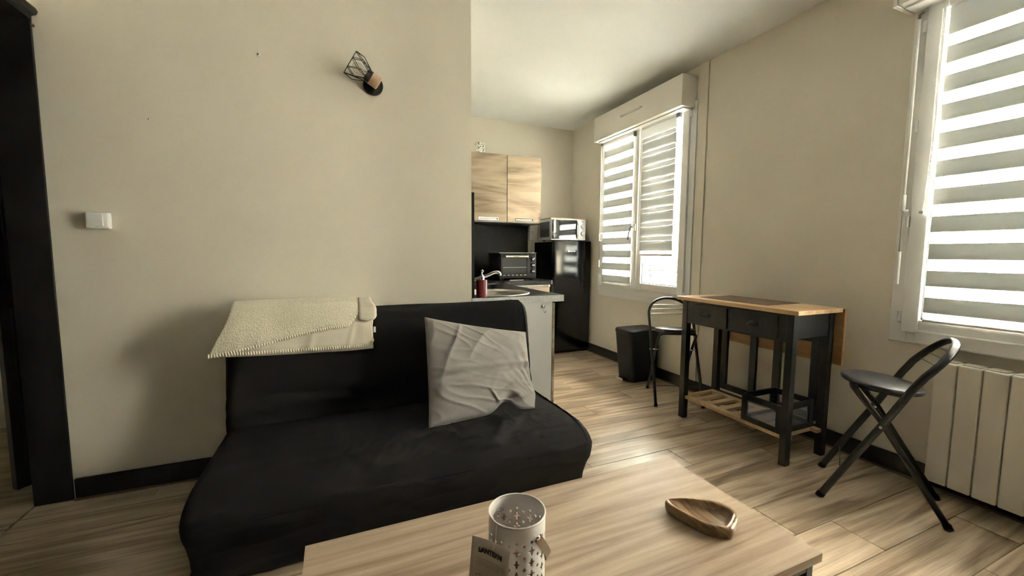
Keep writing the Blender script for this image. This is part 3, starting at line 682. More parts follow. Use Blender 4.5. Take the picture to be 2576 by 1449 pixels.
# splashback panels
sp = thing('splashback', (XP, YS+.03, WT), 'black upright splashback panel standing on the near end of the worktop', 'splashback')
B(XP+.001, XP+.020, YS+.004, 4.50, WT+.001, 1.552).build('board', 'worktop', sp, bev=.001)
sp2 = thing('splashback', (1.4, YK, WT), 'black splashback panel behind the toaster oven under the wall cupboards', 'splashback')
B(XP+.022, 2.133, YK-.014, YK-.002, WT+.001, 1.50).build('board', 'worktop', sp2, bev=.001)
# base cabinet under the sink arm
cb = thing('base_cabinet', (1.1, 3.0, 0), 'base cabinet with pale grey end panel beside the sofa', 'cabinet')
MB().box(XP+.002, 1.345, YS+.014, 3.84, .10, .118).box(XP+.002, XP+.012, YS+.014, 3.84, .118, WT-.045).box(1.335, 1.345, YS+.014, 3.84, .118, WT-.045).build('carcass', 'endpanel', cb)
B(XP+.002, 1.372, YS, YS+.014, .0, WT-.045).build('end_panel', 'endpanel', cb, bev=.001)
for a, b in ((YS+.004, 2.95), (2.955, 3.40)):
    dd = B(1.377, 1.396, a, b, .10, WT-.055).build('door', 'kitwood', cb, bev=.001)
    B(1.3965, 1.404, (a+b)/2-.08, (a+b)/2+.08, WT-.09, WT-.065).build('handle', 'silver', dd, bev=.002)
B(1.377, 1.3772, YS+.003, YS+.004, .10, .8).build('door_edge', 'brownedge', cb)
B(1.30, 1.34, YS+.05, 3.84, 0, .10).build('plinth', 'blackwood', cb)
cb2 = thing('base_cabinet', (1.75, 4.2, 0), 'wood fronted drawer cabinet under the toaster oven', 'cabinet')
B(1.44, 2.10, 3.905, YK-.002, .10, WT-.045).build('carcass', 'endpanel', cb2)
B(1.44, 2.10, 3.95, YK-.02, 0, .10).build('plinth', 'blackwood', cb2)
for z0, z1 in ((.70, WT-.062), (.42, .695), (.105, .415)):
    dd = B(1.44, 2.098, 3.886, 3.904, z0, z1).build('drawer', 'kitwood', cb2, bev=.001)
    MB().box(1.66, 1.86, 3.882, 3.886, z1-.045, z1-.012).build('handle', 'silver', dd, bev=.002)
    B(1.80, 1.855, 3.8815, 3.883, z1-.042, z1-.015).build('handle_recess', 'darkgap', dd)
B(1.46, 2.09, 3.872, 3.892, WT-.060, WT-.050).build('light_strip', 'silver', cb2, bev=.003)
B(2.075, 2.098, 3.868, 3.886, WT-.068, WT-.045).build('strip_cap', 'white', cb2, bev=.003)
hk = thing('wall_hook', (1.295, YS, .79), 'small round chrome hook on the pale grey cabinet end', 'hook')
MB().lathe([(.012, 0), (.0165, .002), (.0165, .005), (.010, .009), (.002, .010)], (1.297, YS, .803), (0, -1, 0), 24).build('rose', 'chrome', hk, smooth=True)
MB().tube(lin([(1.297, YS-.004, .80), (1.297, YS-.008, .782), (1.297, YS-.018, .766), (1.300, YS-.026, .765), (1.306, YS-.030, .774)], 4), .0035, 8).build('hook', 'chrome', hk, smooth=True)
# upper cupboards
uy = 4.16
for (a, b, lab) in ((1.300, 1.708, 'wood grain wall cupboard with bar handle standing nearer the wall corner edge'), (1.712, 2.122, 'wood grain wall cupboard with bar handle nearest the microwave')):
    c = thing('wall_cupboard', ((a+b)/2, 4.35, 1.505), lab, 'cupboard', 'wood grain wall cupboards')
    B(a, b, uy+.020, YK-.002, 1.505, 2.225).build('carcass', 'endpanel' if a < 1.5 else 'endpanel', c)
    dd = B(a+.002, b-.002, uy, uy+.019, 1.512, 2.223).build('door', 'kitwood', c, bev=.001)
    h0 = 1.382 if a < 1.5 else 1.805
    hh = MB().box(h0, h0+.225, uy-.004, uy, 1.524, 1.530).box(h0, h0+.225, uy-.004, uy, 1.546, 1.552).box(h0, h0+.008, uy-.004, uy, 1.53, 1.546).box(h0+.217, h0+.225, uy-.004, uy, 1.53, 1.546).build('handle', 'chrome', dd, bev=.001)
    B(h0+.008, h0+.205, uy-.0035, uy, 1.524, 1.544).build('handle_plate', 'white', hh)
    B(h0+.205, h0+.217, uy-.002, uy, 1.530, 1.546).build('handle_recess', 'darkgap', hh)
tag(bpy.data.objects['wall_cupboard'], 'wood grain wall cupboard with the glass jar on top')
tag(bpy.data.objects['wall_cupboard.001'], 'wood grain wall cupboard beside the microwave')
B(1.302, 2.120, 4.17, YK-.01, 1.496, 1.505).build('bottom_panel', 'blackwood', bpy.data.objects['wall_cupboard.001'])
# faceted jar
jr = thing('glass_jar', (1.437, 4.27, 2.225), 'small faceted silver glass holder on top of the wall cupboard', 'jar')
mb = MB(); c = Vector((1.437, 4.27, 2.2255)); rs = []
for i in range(6):
    zz = .118*i/5
    rs.append([c+Vector((cos(2*pi*(k+.5*(i % 2))/14)*.052, sin(2*pi*(k+.5*(i % 2))/14)*.052, zz)) for k in range(14)])
for i in range(5):
    for k in range(14):
        a, b = rs[i][k], rs[i][(k+1) % 14]
        k2 = k if i % 2 == 0 else (k+1) % 14
        d1 = rs[i+1][k2]; k3 = (k2+1) % 14
        mid = (a+b+d1)/3; out = (mid-c); out.z = 0; out.normalize()
        mb.add([a, b, d1, mid+out*.005], [(0, 1, 3), (1, 2, 3), (2, 0, 3)])
        e, f_ = rs[i+1][k2], rs[i+1][k3 if i % 2 == 0 else k3]
        mb.add([e, b, f_, (e+b+f_)/3+out*.005], [(0, 1, 3), (1, 2, 3), (2, 0, 3)])
mb.build('facets', 'chrome', jr)
MB().lathe([(.052, 0), (.050, .004), (.050, .114), (.054, .118), (.051, .121), (.046, .118), (.046, .006)], c, (0, 0, 1), 28).build('glass_wall', 'steel', jr, smooth=True)
# toaster oven
ov = thing('toaster_oven', (1.77, 4.1, WT), 'black toaster oven with three dials on the worktop', 'oven')
x0, x1, y0, y1, z0, z1 = 1.553, 1.985, 3.985, 4.31, WT+.022, 1.170
B(x0, x1, y0, y1, z0, z1).build('housing', 'blackplastic', ov, bev=.008, seg=3)
B(x0-.004, x1+.004, y0-.004, y1, z1, z1+.006).build('top_plate', 'steel', ov, bev=.002)
for xa in (x0+.005, x1-.055):
    for ya_ in (y0+.005, y1-.04): MB().prism([(xa, WT+.001), (xa+.038, WT+.001), (xa+.052, z0), (xa-.002, z0)], 1, ya_, ya_+.03).build('foot', 'blackplastic', ov)
dm = MB().box(x0+.012, x1-.098, y0-.014, y0, z0+.030, z0+.045).box(x0+.012, x1-.098, y0-.014, y0, z1-.052, z1-.012).box(x0+.012, x0+.036, y0-.014, y0, z0+.045, z1-.052).box(x1-.118, x1-.098, y0-.014, y0, z0+.045, z1-.052)
dd = dm.build('door', 'blackplastic', ov, bev=.002)
B(x0+.034, x1-.116, y0-.010, y0-.006, z0+.043, z1-.050).build('window', 'ovenglass', dd)
B(x0+.04, x1-.12, y0-.012, y0-.010, z0+.118, z0+.121).build('rack', 'steel', dd)
MB().box(x0+.060, x1-.112, y0-.038, y0-.028, z1-.044, z1-.026).build('handle', 'steel', dd, bev=.003)
for q in (x0+.062, x1-.116): MB().box(q-.006, q+.006, y0-.036, y0-.012, z1-.046, z1-.024).build('handle_mount', 'chrome', dd, bev=.002)
tm = text_mb('Moulinex', .016, .0002).xf(Matrix.Translation((x0+.150, y0-.0385, z1-.040)) @ Matrix.Rotation(pi/2, 4, 'X')); tm.build('handle_lettering', 'ink', dd)
for i in range(6):
    q = x0+.040+i*.048; B(q, q+.026, y0-.0145, y0-.013, z0+.034, z0+.040).build('vent_slot', 'steel', dd)
for i in range(3):
    zc = z1-.062-i*.066; kk = MB().cyl((x1-.046, y0-.002, zc), (x1-.046, y0-.020, zc), .024, 24, .021).build('dial', 'blackplastic', ov, smooth=True, bev=.001)
    mk = MB().box(-.016, .016, -.0225, -.0195, -.004, .004).xf(Matrix.Translation((x1-.042, y0, zc)) @ Matrix.Rotation(radians([-40, 0, 0][i]), 4, 'Y')).build('dial_grip', 'silver', kk, bev=.001)
B(1.66, 1.82, y0-.03, y0-.026, WT+.002, WT+.010).build('crumb_tray', 'steel', ov)
# sockets on the back wall
so_ = thing('wall_socket', (2.18, YK, 1.43), 'double surface socket on the kitchen wall beneath the cupboards', 'socket')
for zc in (1.475, 1.375):
    f = B(2.148, 2.215, YK-.030, YK, zc-.045, zc+.045).build('socket_box', 'white', so_, bev=.004)
    MB().lathe([(.029, 0), (.028, .002), (.024, .002), (.022, -.008), (.001, -.008)], (2.182, YK-.030, zc), (0, -1, 0), 24, cap0=False).build('socket_ring', 'box', f, smooth=True)
    for s in (-.009, .009): MB().cyl((2.182+s, YK-.0225, zc), (2.182+s, YK-.0215, zc), .003, 8).build('pin_hole', 'darkgap', f)
ck = thing('cable_cover', (2.18, YK, 1.1), 'narrow cable cover running down the wall below the double socket', 'cable cover')
B(2.152, 2.190, YK-.014, YK, WT+.002, 1.329).build('channel', 'wall', ck, bev=.002); B(2.192, 2.212, YK-.022, YK, WT+.002, 1.329).build('channel', 'box', ck, bev=.002)
# fridge
fg = thing('fridge', (2.47, 4.28, 0), 'tall glossy black fridge beside the kitchen worktop', 'fridge')
fx0, fx1, fy = 2.222, 2.745, 4.035
B(fx0+.004, fx1-.004, fy+.05, 4.52, .035, 1.300).build('body', 'blackplastic', fg, bev=.006)
sec = []
for i in range(25):
    t = i/24; x = fx0+(fx1-fx0)*t; e = min(t, 1-t); bow = -.010*sin(pi*t); rr = .022*(1-smooth01(min(1, e/.05)))
    sec.append((x, fy+.012+bow+rr))
sec = [(fx0, fy+.046)]+sec+[(fx1, fy+.046)]
MB().prism(sec, 2, .05, 1.310).build('door', 'fridge', fg, smooth=True, bev=.004)
for xa in (fx0+.03, fx1-.07): MB().cyl((xa+.02, fy+.09, 0), (xa+.02, fy+.09, .037), .018, 12).build('foot', 'blackplastic', fg)
B(fx0+.01, fx1-.01, fy+.06, fy+.08, .006, .048).build('kick_strip', 'blackplastic', fg)
lg = MB().cyl((2.425, fy+.0035, 1.195), (2.425, fy+.001, 1.195), .011, 20); lg.build('emblem', 'white', fg)
text_mb('VALBERG', .017, .0003, .0006).xf(Matrix.Translation((2.440, fy+.0018, 1.189)) @ Matrix.Rotation(pi/2, 4, 'X')).build('door_lettering', 'white', fg)
# microwave
mw = thing('microwave', (2.42, 4.2, 1.311), 'silver microwave with mirrored door on top of the black fridge', 'microwave')
mx0, mx1, my, mz0, mz1 = 2.190, 2.640, 4.035, 1.322, 1.556
B(mx0, mx1, my+.018, 4.36, mz0, mz1).build('housing', 'silver', mw, bev=.004)
for xa in (mx0+.06, mx1-.05):
    for ya_ in (my+.06, 4.32): MB().cyl((xa, ya_, 1.3105), (xa, ya_, mz0), .012, 12).build('foot', 'blackplastic', mw)
mdoor = B(mx0, mx1-.088, my, my+.018, mz0, mz1).build('door', 'silver', mw, bev=.004)
B(mx0+.006, mx1-.118, my-.002, my, mz0+.008, mz1-.008).build('mirror_panel', 'mirror', mdoor)
MB().tube(lin([(mx1-.108, my-.002, mz0+.012), (mx1-.104, my-.024, mz0+.05), (mx1-.103, my-.034, (mz0+mz1)/2), (mx1-.104, my-.024, mz1-.05), (mx1-.108, my-.002, mz1-.012)], 5), .006, 10, r2=.013, up=(0, 1, 0)).build('handle', 'silver', mdoor, smooth=True)
mp_ = B(mx1-.086, mx1, my-.002, my+.018, mz0, mz1).build('control_panel', 'silver', mw, bev=.006)
for zc in (mz0+.155, mz0+.075):
    kk = MB().cyl((mx1-.043, my-.002, zc), (mx1-.043, my-.018, zc), .022, 24, .020).build('dial', 'silver', mp_, smooth=True, bev=.002)
    MB().lathe([(.0225, 0), (.0225, .004), (.0235, .004), (.0235, 0)], (mx1-.043, my-.002, zc), (0, -1, 0), 24, cap0=False, cap1=False).build('dial_ring', 'blackplastic', kk)
B(mx1-.063, mx1-.020, my-.0028, my-.002, mz1-.026, mz1-.022).build('panel_print', 'gasket', mp_)
vs_ = MB()
B(mx0-.002, mx0, my+.04, my+.27, mz0+.03, mz1-.03).build('side_panel', 'gasket', mw)
for i in range(9): vs_.box(mx0-.003, mx0-.0018, my+.055+i*.022, my+.063+i*.022, mz0+.04, mz0+.12)
tag(vs_.build('vent_slots', 'darkgap', mw), kind='stuff')
tb = thing('wooden_board', (2.42, 4.2, mz1), 'thin brown wooden board lying on top of the microwave', 'board')
B(mx0-.004, mx1+.004, my+.006, 4.37, mz1+.0005, mz1+.010).build('board', 'pine_dark', tb, bev=.002)

# ------------------------------------------------------------------ pedal bin
bn = thing('pedal_bin', (2.60, 3.04, 0), 'black rectangular pedal bin against the window wall', 'bin')
def rrect(x0, x1, y0, y1, r, z, n=5):
    out = []
    for cx, cy, a0 in ((x1-r, y1-r, 0), (x0+r, y1-r, 90), (x0+r, y0+r, 180), (x1-r, y0+r, 270)):
        out += [Vector((cx+r*cos(radians(a0+90*i/n)), cy+r*sin(radians(a0+90*i/n)), z)) for i in range(n+1)]
    return out
bx0, bx1, by0, by1 = 2.36, 2.715, 2.855, 3.09
MB().rings([rrect(bx0+.045, bx1, by0+.025, by1, .05, .004), rrect(bx0+.045, bx1, by0+.025, by1, .05, .02), rrect(bx0, bx1, by0, by1, .04, .448)]).build('bucket', 'blackplastic', bn, smooth=True, bev=.002)
MB().rings([rrect(bx0-.004, bx1+.004, by0-.004, by1+.004, .042, .450), rrect(bx0-.004, bx1+.004, by0-.004, by1+.004, .042, .478), rrect(bx0+.006, bx1-.006, by0+.006, by1-.006, .036, .488)]).build('lid', 'blackplastic', bn, smooth=True, bev=.002)
MB().box(bx0-.005, bx0+.05, 2.94, 3.03, .018, .030).build('pedal', 'blackplastic', bn, bev=.004)
B(bx0-.006, bx0-.003, 2.94, 3.03, .016, .034).build('pedal_tip', 'steel', bn, bev=.001)

# ------------------------------------------------------------------ bar table
bt = thing('bar_table', (2.42, 1.77, 0), 'black kitchen trolley table with light wood top and hanging drop leaf', 'table')
TX0, TX1, TY0, TY1, TZ = 2.205, 2.592, 1.352, 2.185, .875
B(TX0, TX1, TY0, TY1, TZ-.024, TZ).build('tabletop', 'pine', bt, bev=.003)
lfm = B(2.602, 2.622, TY0-.006, TY1+.004, .545, TZ-.008).build('drop_leaf', 'pine_dark', bt, bev=.003)
for yy in (1.5, 1.77, 2.04): MB().box(2.585, 2.604, yy-.02, yy+.02, TZ-.028, TZ-.022).build('hinge', 'steel', lfm)
for (a, b, c_, d_) in ((2.238, 2.280, 1.392, 1.432), (2.238, 2.280, 2.118, 2.162), (2.556, 2.598, 1.392, 1.432), (2.556, 2.598, 2.118, 2.162)):
    B(a, b, c_, d_, 0, TZ-.025).build('leg', 'blackwood', bt, bev=.003)
B(2.244, 2.264, 1.432, 2.118, .690, TZ-.025).build('front_apron', 'blackwood', bt)
B(2.572, 2.590, 1.432, 2.118, .700, TZ-.025).build('back_apron', 'blackwood', bt)
for yy in (1.400, 2.138): B(2.280, 2.556, yy, yy+.018, .712, TZ-.025).build('side_apron', 'blackwood', bt)
for (a, b) in ((1.802, 2.112), (1.478, 1.775)):
    dd = B(2.234, 2.246, a, b, .700, .832).build('drawer', 'blackwood', bt, bev=.002)
    yc = (a+b)/2; mb = MB(); rs = []
    for i in range(9):
        t = pi*i/8; rs.append([Vector((2.234-.022*sin(t)*sin(pi/2*j/5)-.0005, yc-.036*cos(t), .755+.026*sin(t)*cos(pi/2*j/5))) for j in range(6)])
    MB().rings(rs, close=False, cap0=False, cap1=False).build('cup_handle', 'blackmetal', dd, smooth=True, solid=.002)
    MB().box(2.2325, 2.234, yc-.042, yc+.042, .752, .784).build('handle_plate', 'blackmetal', dd, bev=.001)
# slatted shelf
sz0, sz1 = .142, .164
B(2.250, 2.296, 1.398, 2.150, sz0, sz1).build('shelf_rail', 'slat', bt, bev=.002); B(2.515, 2.560, 1.398, 2.150, sz0, sz1).build('shelf_rail', 'slat', bt, bev=.002)
yy = 2.150
for i in range(8):
    w = .050 if i else .030
    B(2.296, 2.515, yy-w, yy, sz0, sz1-.001).build('shelf_slat', 'slat', bt, bev=.002); yy -= w+.0480
B(2.560, 2.575, 1.43, 2.12, .13, .172).build('rear_rail', 'blackwood', bt)
# folding gate frames for the drop leaf
for (a, b) in ((1.840, 2.108), (1.450, 1.722)):
    g = B(2.603-.004-.022, 2.600, b-.046, b, .185, .700).build('gate_post', 'blackwood', bt, bev=.002)
    B(2.578, 2.600, a, a+.046, .185, .700).build('gate_post', 'blackwood', bt, bev=.002)
    B(2.580, 2.598, a+.046, b-.046, .185, .225).build('gate_rail', 'blackwood', bt); B(2.580, 2.598, a+.046, b-.046, .655, .700).build('gate_rail', 'blackwood', bt)
pm_ = thing('placemat', (2.45, 1.84, TZ), 'dark brown rectangular mat lying on the light wood tabletop', 'placemat')
B(2.288, 2.588, 1.578, 2.06, TZ+.0005, TZ+.003).build('mat', 'matbrown', pm_, bev=.001)
B(2.294, 2.582, 1.584, 2.054, TZ+.003, TZ+.0034).build('mat_centre', 'matbrown', pm_)
# crate on the shelf
cr = thing('wire_crate', (2.40, 1.55, sz1), 'black framed mesh crate on the lower shelf of the bar table', 'crate')
qx0, qx1, qy0, qy1, qz0, qz1 = 2.248, 2.545, 1.436, 1.678, sz1+.001, .328
w = .030
def frame_side(name, p, horiz, a0, a1, th=.014):
    mb = MB(); cz = qz1-qz0
    def bx(u0, u1, z0_, z1_):
        if horiz == 'y': mb.box(p, p+th, u0, u1, z0_, z1_)
        else: mb.box(u0, u1, p, p+th, z0_, z1_)
    bx(a0, a0+w, qz0, qz1); bx(a1-w, a1, qz0, qz1); bx(a0+w, a1-w, qz0, qz0+w); bx(a0+w, a1-w, qz1-w*1.1, qz1)
    f = mb.build(name, 'blackwood', cr, bev=.0015)
    ms = MB(); u = a0+w
    while u < a1-w:
        if horiz == 'y': ms.tube([(p+th/2, u, qz0+w), (p+th/2, u, qz1-w)], .0005, 3)
        else: ms.tube([(u, p+th/2, qz0+w), (u, p+th/2, qz1-w)], .0005, 3)
        u += .006
    z = qz0+w
    while z < qz1-w:
        if horiz == 'y': ms.tube([(p+th/2, a0+w, z), (p+th/2, a1-w, z)], .0005, 3)
        else: ms.tube([(a0+w, p+th/2, z), (a1-w, p+th/2, z)], .0005, 3)
        z += .006
    tag(ms.build('wire_mesh', 'meshwire', f), kind='stuff')
frame_side('side_frame', qx0, 'y', qy0, qy1); frame_side('side_frame', qx1-.014, 'y', qy0, qy1)
frame_side('side_frame', qy0, 'x', qx0+.014, qx1-.014); frame_side('side_frame', qy1-.014, 'x', qx0+.014, qx1-.014)
ms = MB(); u = qy0+.015
while u < qy1-.015: ms.tube([(qx0+.015, u, qz0+.008), (qx1-.015, u, qz0+.008)], .0012, 4); u += .006
u = qx0+.016
while u < qx1-.016: ms.tube([(u, qy0+.015, qz0+.0095), (u, qy1-.015, qz0+.0095)], .0010, 4); u += .02
tag(ms.build('wire_floor', 'meshwire', cr), kind='stuff')

# ------------------------------------------------------------------ folding stools
def stool(o, ang, label):
    t = thing('folding_stool', (o[0], o[1], 0), label, 'stool', 'folding stools beside the bar table')
    Mx = Matrix.Translation((o[0], o[1], 0)) @ Matrix.Rotation(ang, 4, 'Z')   # local x = lateral, y = towards the back
    def bd(mb, name, m, par=t, **k): return mb.xf(Mx).build(name, m, par, **k)
    # tall back frame: an inverted U
    side = [(0.006, .012), (.10, .205), (.20, .402), (.29, .592), (.325, .655)]
    path = [(-.175, y, z) for y, z in side]
    for i in range(1, 16):
        a_ = pi*i/16; s = sin(a_); yy = .325+.105*s**.9; zz = .655+.142*s**.9
        path.append((-.175*cos(a_), yy, zz))
    path += [(.175, y, z) for y, z in reversed(side)]
    bd(MB().tube(path, .0155, 12, r2=.0105, up=(0, .89, -.45)), 'back_frame', 'tube', smooth=True)
    # seat frame: lower inverted U with rounded shoulders
    ys, zs_ = .095, .553
    p2 = [(-.140, .440, .012), (-.140, .197, .425), (-.140, .125, .520)]
    p2 += [(-.136, .110, .540), (-.120, .100, zs_-.003), (-.095, ys, zs_), (0, ys, zs_), (.095, ys, zs_), (.120, .100, zs_-.003), (.136, .110, .540)]
    p2 += [(.140, .125, .520), (.140, .197, .425), (.140, .440, .012)]
    bd(MB().tube(p2, .0125, 12, r2=.0095, up=(0, .86, .5)), 'seat_frame', 'tube', smooth=True)
    for x in (-.175, .175): bd(MB().tube([(x, 0, 0.001), (x, .010, .022)], .0175, 12, r2=.013, up=(0, .89, -.45)), 'foot_cap', 'blackplastic', smooth=True)
    for x in (-.140, .140): bd(MB().tube([(x, .445, .001), (x, .434, .024)], .0155, 12, r2=.012, up=(0, .86, .5)), 'foot_cap', 'blackplastic', smooth=True)
    Ms = Matrix.Translation((0, .203, .566)) @ Matrix.Rotation(radians(-5.5), 4, 'X')
    st = MB().lathe([(.140, -.014), (.150, -.010), (.154, 0), (.151, .008), (.140, .0125), (.06, .0145), (.002, .015)], (0, 0, 0), (0, 0, 1), 48).xf(Ms)
    bd(st, 'seat', 'seatpad', smooth=True)
    for x in (-.115, .115): bd(MB().tube([(x, .10, .556), (x, .19, .546), (x*1.3, .283, .545)], .004, 8), 'seat_support', 'tube', smooth=True)
    bd(MB().tube([(-.165, .275, .548), (.165, .275, .548)], .005, 8), 'seat_hinge_rod', 'steel', smooth=True)
    for i, (y_, z_, xx) in enumerate(((.352, .672, .168), (.374, .706, .162), (.396, .740, .150))):
        pts = [(-xx+2*xx*j/12, y_+.024*sin(pi*j/12), z_) for j in range(13)]
        bd(MB().tube(pts, .0022, 6), 'back_wire', 'wirechrome', smooth=True)
    bd(MB().tube([(-.172, .072, .145), (.172, .072, .145)], .003, 6), 'stretcher_rod', 'tube', smooth=True)
    for x in (-.156, .156): bd(MB().cyl((x-.036, .198, .404), (x+.036, .198, .404), .0055, 10), 'pivot_bolt', 'steel', smooth=True)
    return t
a1_ = math.atan2(-.878, .479)-pi/2
stool((2.278, 1.235), a1_, 'black folding stool standing in front of the radiator')
a2_ = math.atan2(.877, .480)-pi/2
stool((2.370, 2.278), a2_, 'black folding stool between the pedal bin and the bar table')

# ------------------------------------------------------------------ radiator
rd = thing('radiator', (XW-.06, .4, .05), 'cream panel radiator under the large window', 'radiator')
y = .977
for i in range(12):
    e = MB().box(XW-.115, XW-.035, y-.0795, y-.002, .066, .662)
    el = e.build('radiator_element', 'radiator', rd, bev=.006, seg=3)
    if i == 0: proto = el
    B(XW-.100, XW-.045, y-.072, y-.010, .6622, .668).build('top_grille', 'radiator', el, bev=.002)
    y -= .0815
B(XW-.09, XW-.05, y+.01, .97, .08, .65).build('core', 'darkgap', rd)
for yy in (.85, .1): B(XW-.038, XW-.001, yy, yy+.02, .12, .6).build('bracket', 'white', rd)

# ------------------------------------------------------------------ coffee table with lantern and tray
ct = thing('coffee_table', (.48, .75, 0), 'low coffee table with pale oak top and black metal frame', 'table')
CX0, CX1, CY0, CY1, CZ = -.095, 1.062, .558, 1.067, .45
B(CX0, CX1, CY0, CY1, CZ-.022, CZ).build('tabletop', 'tablewood', ct, bev=.0008)
fr_ = MB()
for xx in (CX0+.012, CX1-.037):
    for yy in (CY0+.012, CY1-.037): B(xx, xx+.025, yy, yy+.025, 0, CZ-.0225).build('leg', 'blackmetal', ct, bev=.002)
for yy in (CY0+.012, CY1-.037): B(CX0+.037, CX1-.037, yy, yy+.025, CZ-.048, CZ-.0225).build('top_rail', 'blackmetal', ct, bev=.002)
for xx in (CX0+.012, CX1-.037): B(xx, xx+.025, CY0+.037, CY1-.037, CZ-.048, CZ-.0225).build('top_rail', 'blackmetal', ct, bev=.002)
for xx in (CX0+.012, CX1-.037): B(xx, xx+.025, CY0+.037, CY1-.037, .10, .125).build('low_rail', 'blackmetal', ct, bev=.002)

ln = thing('lantern', (.332, .745, CZ), 'white perforated metal lantern with leather strap and printed card on the coffee table', 'lantern')
LC = Vector((.332, .745, CZ)); LR, LH = .0590, .181
NU, NV = 336, 164
def solid_at(th, z):
    # 12 columns of four-petal flowers, 24 mm rows; small diamonds between
    zt = LH-z
    if zt < .030 or z < .012: return True
    u = th/(2*pi)*12; cu_ = (u % 1)-.5; row = (zt-.052)/.0245; ri = math.floor(row+.5); rv = (row-ri)*.0245
    x = cu_*2*pi*LR/12
    if ri >= 0:
        if (abs(x)/.0030)**1.6+(abs(rv)/.0098)**1.6 < 1: return False      # tall petal pair
        if (abs(x)/.0085)**1.3+(abs(rv)/.0026)**1.3 < 1: return False      # side petals
    cu2 = ((u+.5) % 1)-.5; x2 = cu2*2*pi*LR/12; row2 = (zt-.040)/.0245; ri2 = math.floor(row2+.5); rv2 = (row2-ri2)*.0245
    if ri2 >= 0 and abs(x2)/.0036+abs(rv2)/.0044 < 1: return False
    if ri < 0 and abs(x)/.003+abs(zt-.034)/.0036 < 1: return False
    return True
th0 = math.atan2(-.91, -.41)
vs, fs = [], []
for i in range(NU):
    t = 2*pi*i/NU
    for j in range(NV+1): vs.append((LC.x+LR*cos(t+th0+pi/12), LC.y+LR*sin(t+th0+pi/12), LC.z+.001+LH*j/NV))
for i in range(NU):
    for j in range(NV):
        if solid_at(2*pi*(i+.5)/NU, LH*(j+.5)/NV): fs.append((i*(NV+1)+j, ((i+1) % NU)*(NV+1)+j, ((i+1) % NU)*(NV+1)+j+1, i*(NV+1)+j+1))
MB().add(vs, fs).build('body', 'lantern', ln, smooth=True, solid=.0014)
MB().tube([(LC.x+LR*cos(2*pi*i/64), LC.y+LR*sin(2*pi*i/64), LC.z+LH) for i in range(64)], .0020, 8, loop=True).build('rim', 'lantern', ln, smooth=True)
MB().lathe([(LR-.001, .001), (LR-.001, .003), (.001, .003)], LC, (0, 0, 1), 48).build('base', 'lantern', ln)
cd = MB().lathe([(.036, .0035), (.037, .006), (.037, .085), (.034, .090), (.002, .088)], LC, (0, 0, 1), 36).build('candle', 'candle', ln, smooth=True)
MB().tube([LC+Vector((0, 0, .087)), LC+Vector((.001, 0, .094)), LC+Vector((.003, 0, .100))], .0012, 6).build('wick', 'white', cd)
A = Vector((.32, -.945, 0)); Bv = Vector((.945, .32, 0))
pts = []
for i in range(25):
    t = pi*i/24; pts.append(LC+A*(cos(t)*(LR+.0035))+Bv*(sin(t)*.073)+Vector((0, 0, .154-.105*sin(t))))
rs = []
for i, p in enumerate(pts):
    tt = (pts[min(i+1, 24)]-pts[max(i-1, 0)]).normalized(); out = (p-LC-Vector((0, 0, .12))); wv = A.cross((Bv*.073+Vector((0, 0, -.105))).normalized()).normalized(); nn = tt.cross(wv)
    hw = .0085
    rs.append([p+wv*hw+nn*.0008, p-wv*hw+nn*.0008, p-wv*hw-nn*.0008, p+wv*hw-nn*.0008])
MB().rings(rs).build('strap', 'leather', ln, smooth=False)
for sg in (1, -1):
    c = LC+A*sg*(LR+.004)+Vector((0, 0, .154)); MB().lathe([(.0058, 0), (.0055, .0015), (.003, .003), (.0003, .0034)], c, A*sg, 16).build('rivet', 'chrome', ln, smooth=True)
    MB().lathe([(.0058, 0), (.0050, .0015), (.0003, .002)], LC+A*sg*(LR-.002)+Vector((0, 0, .154)), -A*sg, 16).build('rivet', 'chrome', ln, smooth=True)
# hanging card: local u along the top edge, v up
P0 = Vector((.2345, .748, CZ+.150)); P1 = Vector((.2880, .6775, CZ+.1480)); ue = (P1-P0); UL = ue.length; ue.normalize(); up = Vector((0, 0, 1)); cn = ue.cross(up).normalized()
if cn.dot(Vector((.33, .75, 0))) > 0: cn = -cn
def cardpt(u, v, off=0): return P0+ue*u+Vector((0, 0, -v))+cn*(off-.007*sin(pi*u/UL)+.02*(v/.14))
tg = MB().grid(lambda a, b: cardpt(a*UL, b*.138), 12, 6).build('tag', 'card', ln, smooth=True, solid=.0006)
def on_card(mb, off=.0009):
    for i, q in enumerate(mb.v): mb.v[i] = cardpt(q.x, -q.y, off+q.z)
    return mb
on_card(text_mb('LANTERN', .0122, .0002, .0004).xf(Matrix.Translation((.015, -.027, 0)))).build('lettering', 'ink', tg, fix=False)
mb = MB()
random.seed(3)
for r_ in range(4):
    u = .012+.004*(r_ % 2); 
    while u < .074-.004*r_:
        w = random.uniform(.003, .008); mb.add([(u, -.0400-.0038*r_, 0), (u+w, -.0400-.0038*r_, 0), (u+w, -.0392-.0038*r_, 0), (u, -.0392-.0038*r_, 0)], [(0, 1, 2, 3)]); u += w+.0015
tag(on_card(mb).build('small_print', 'cardpic', tg, fix=False), kind='stuff')
mb = MB()
for i in range(34):   # printed plant and candle holder
    u = .010+random.random()*.018; v = .068+random.random()*.05; s = random.uniform(.0012, .003); a_ = random.random()*6
    mb.add([(u+s*cos(a_), -v+s*sin(a_), 0), (u+s*.5*cos(a_+2), -v+s*.5*sin(a_+2), 0), (u+s*cos(a_+3.4), -v+s*sin(a_+3.4), 0)], [(0, 1, 2)])
mb.add([(.036, -.068, 0), (.039, -.068, 0), (.048, -.125, 0), (.043, -.125, 0)], [(0, 1, 2, 3)])
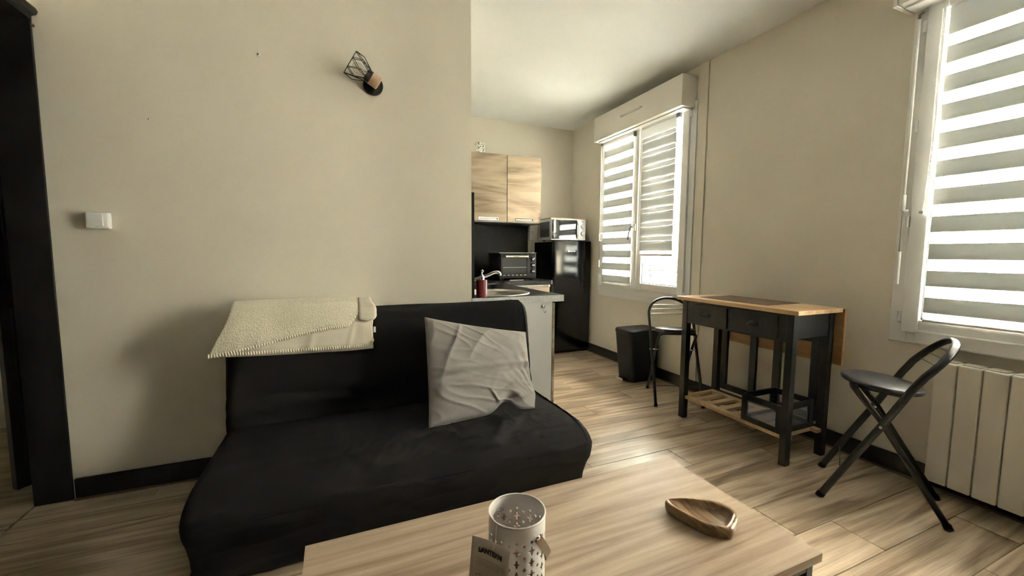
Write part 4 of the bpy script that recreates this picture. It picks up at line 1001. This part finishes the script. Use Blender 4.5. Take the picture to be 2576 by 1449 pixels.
tag(on_card(mb).build('printed_picture', 'cardpic', tg, fix=False), kind='stuff')
MB().tube(lin([LC+Vector((-.0545, -.024, LH)), LC+Vector((-.0575, -.028, .170)), LC+Vector((-.062, -.034, .150)), LC+Vector((-.068, -.038, .140))], 4), .0005, 5).build('string', 'stitch', ln)

bw = thing('wooden_tray', (.90, .76, CZ), 'small carved leaf shaped wooden tray on the coffee table', 'tray')
rim = [(0.828, 0.834), (0.846, 0.837), (0.877, 0.83), (0.914, 0.81), (0.954, 0.781), (0.970, 0.757), (0.976, 0.733), (0.966, 0.714), (0.945, 0.696), (0.913, 0.680), (0.894, 0.674), (0.880, 0.683), (0.860, 0.701), (0.846, 0.724), (0.837, 0.753), (0.828, 0.792), (0.823, 0.818)]
inn = [(0.836, 0.833), (0.846, 0.834), (0.872, 0.826), (0.904, 0.808), (0.940, 0.778), (0.955, 0.757), (0.962, 0.735), (0.955, 0.718), (0.935, 0.706), (0.910, 0.695), (0.894, 0.690), (0.884, 0.695), (0.866, 0.710), (0.852, 0.732), (0.843, 0.758), (0.835, 0.793), (0.831, 0.817)]
Ro = loopcr([Vector((a, b, 0)) for a, b in rim], 4); Ri = loopcr([Vector((a, b, 0)) for a, b in inn], 4)
cO = sum(Ro, Vector())/len(Ro); cI = Vector((.902, .752, 0))
def rg(R, c, s, z): return [Vector((c.x+(p.x-c.x)*s, c.y+(p.y-c.y)*s, CZ+z)) for p in R]
rs = [rg(Ro, cO, .90, .0005), rg(Ro, cO, .955, .002), rg(Ro, cO, .995, .012), rg(Ro, cO, 1.0, .022), rg(Ro, cO, .992, .0275), rg(Ro, cO, .975, .030), rg(Ri, cI, 1.0, .0300), rg(Ri, cI, .985, .0285), rg(Ri, cI, .90, .020), rg(Ri, cI, .74, .0125), rg(Ri, cI, .45, .0095), rg(Ri, cI, .1, .009)]
MB().rings(rs).build('carved_body', 'bowl', bw, smooth=True)
B(.895, .925, .745, .765, CZ+.0002, CZ+.0015).build('felt_pad', 'darkgap', bw)
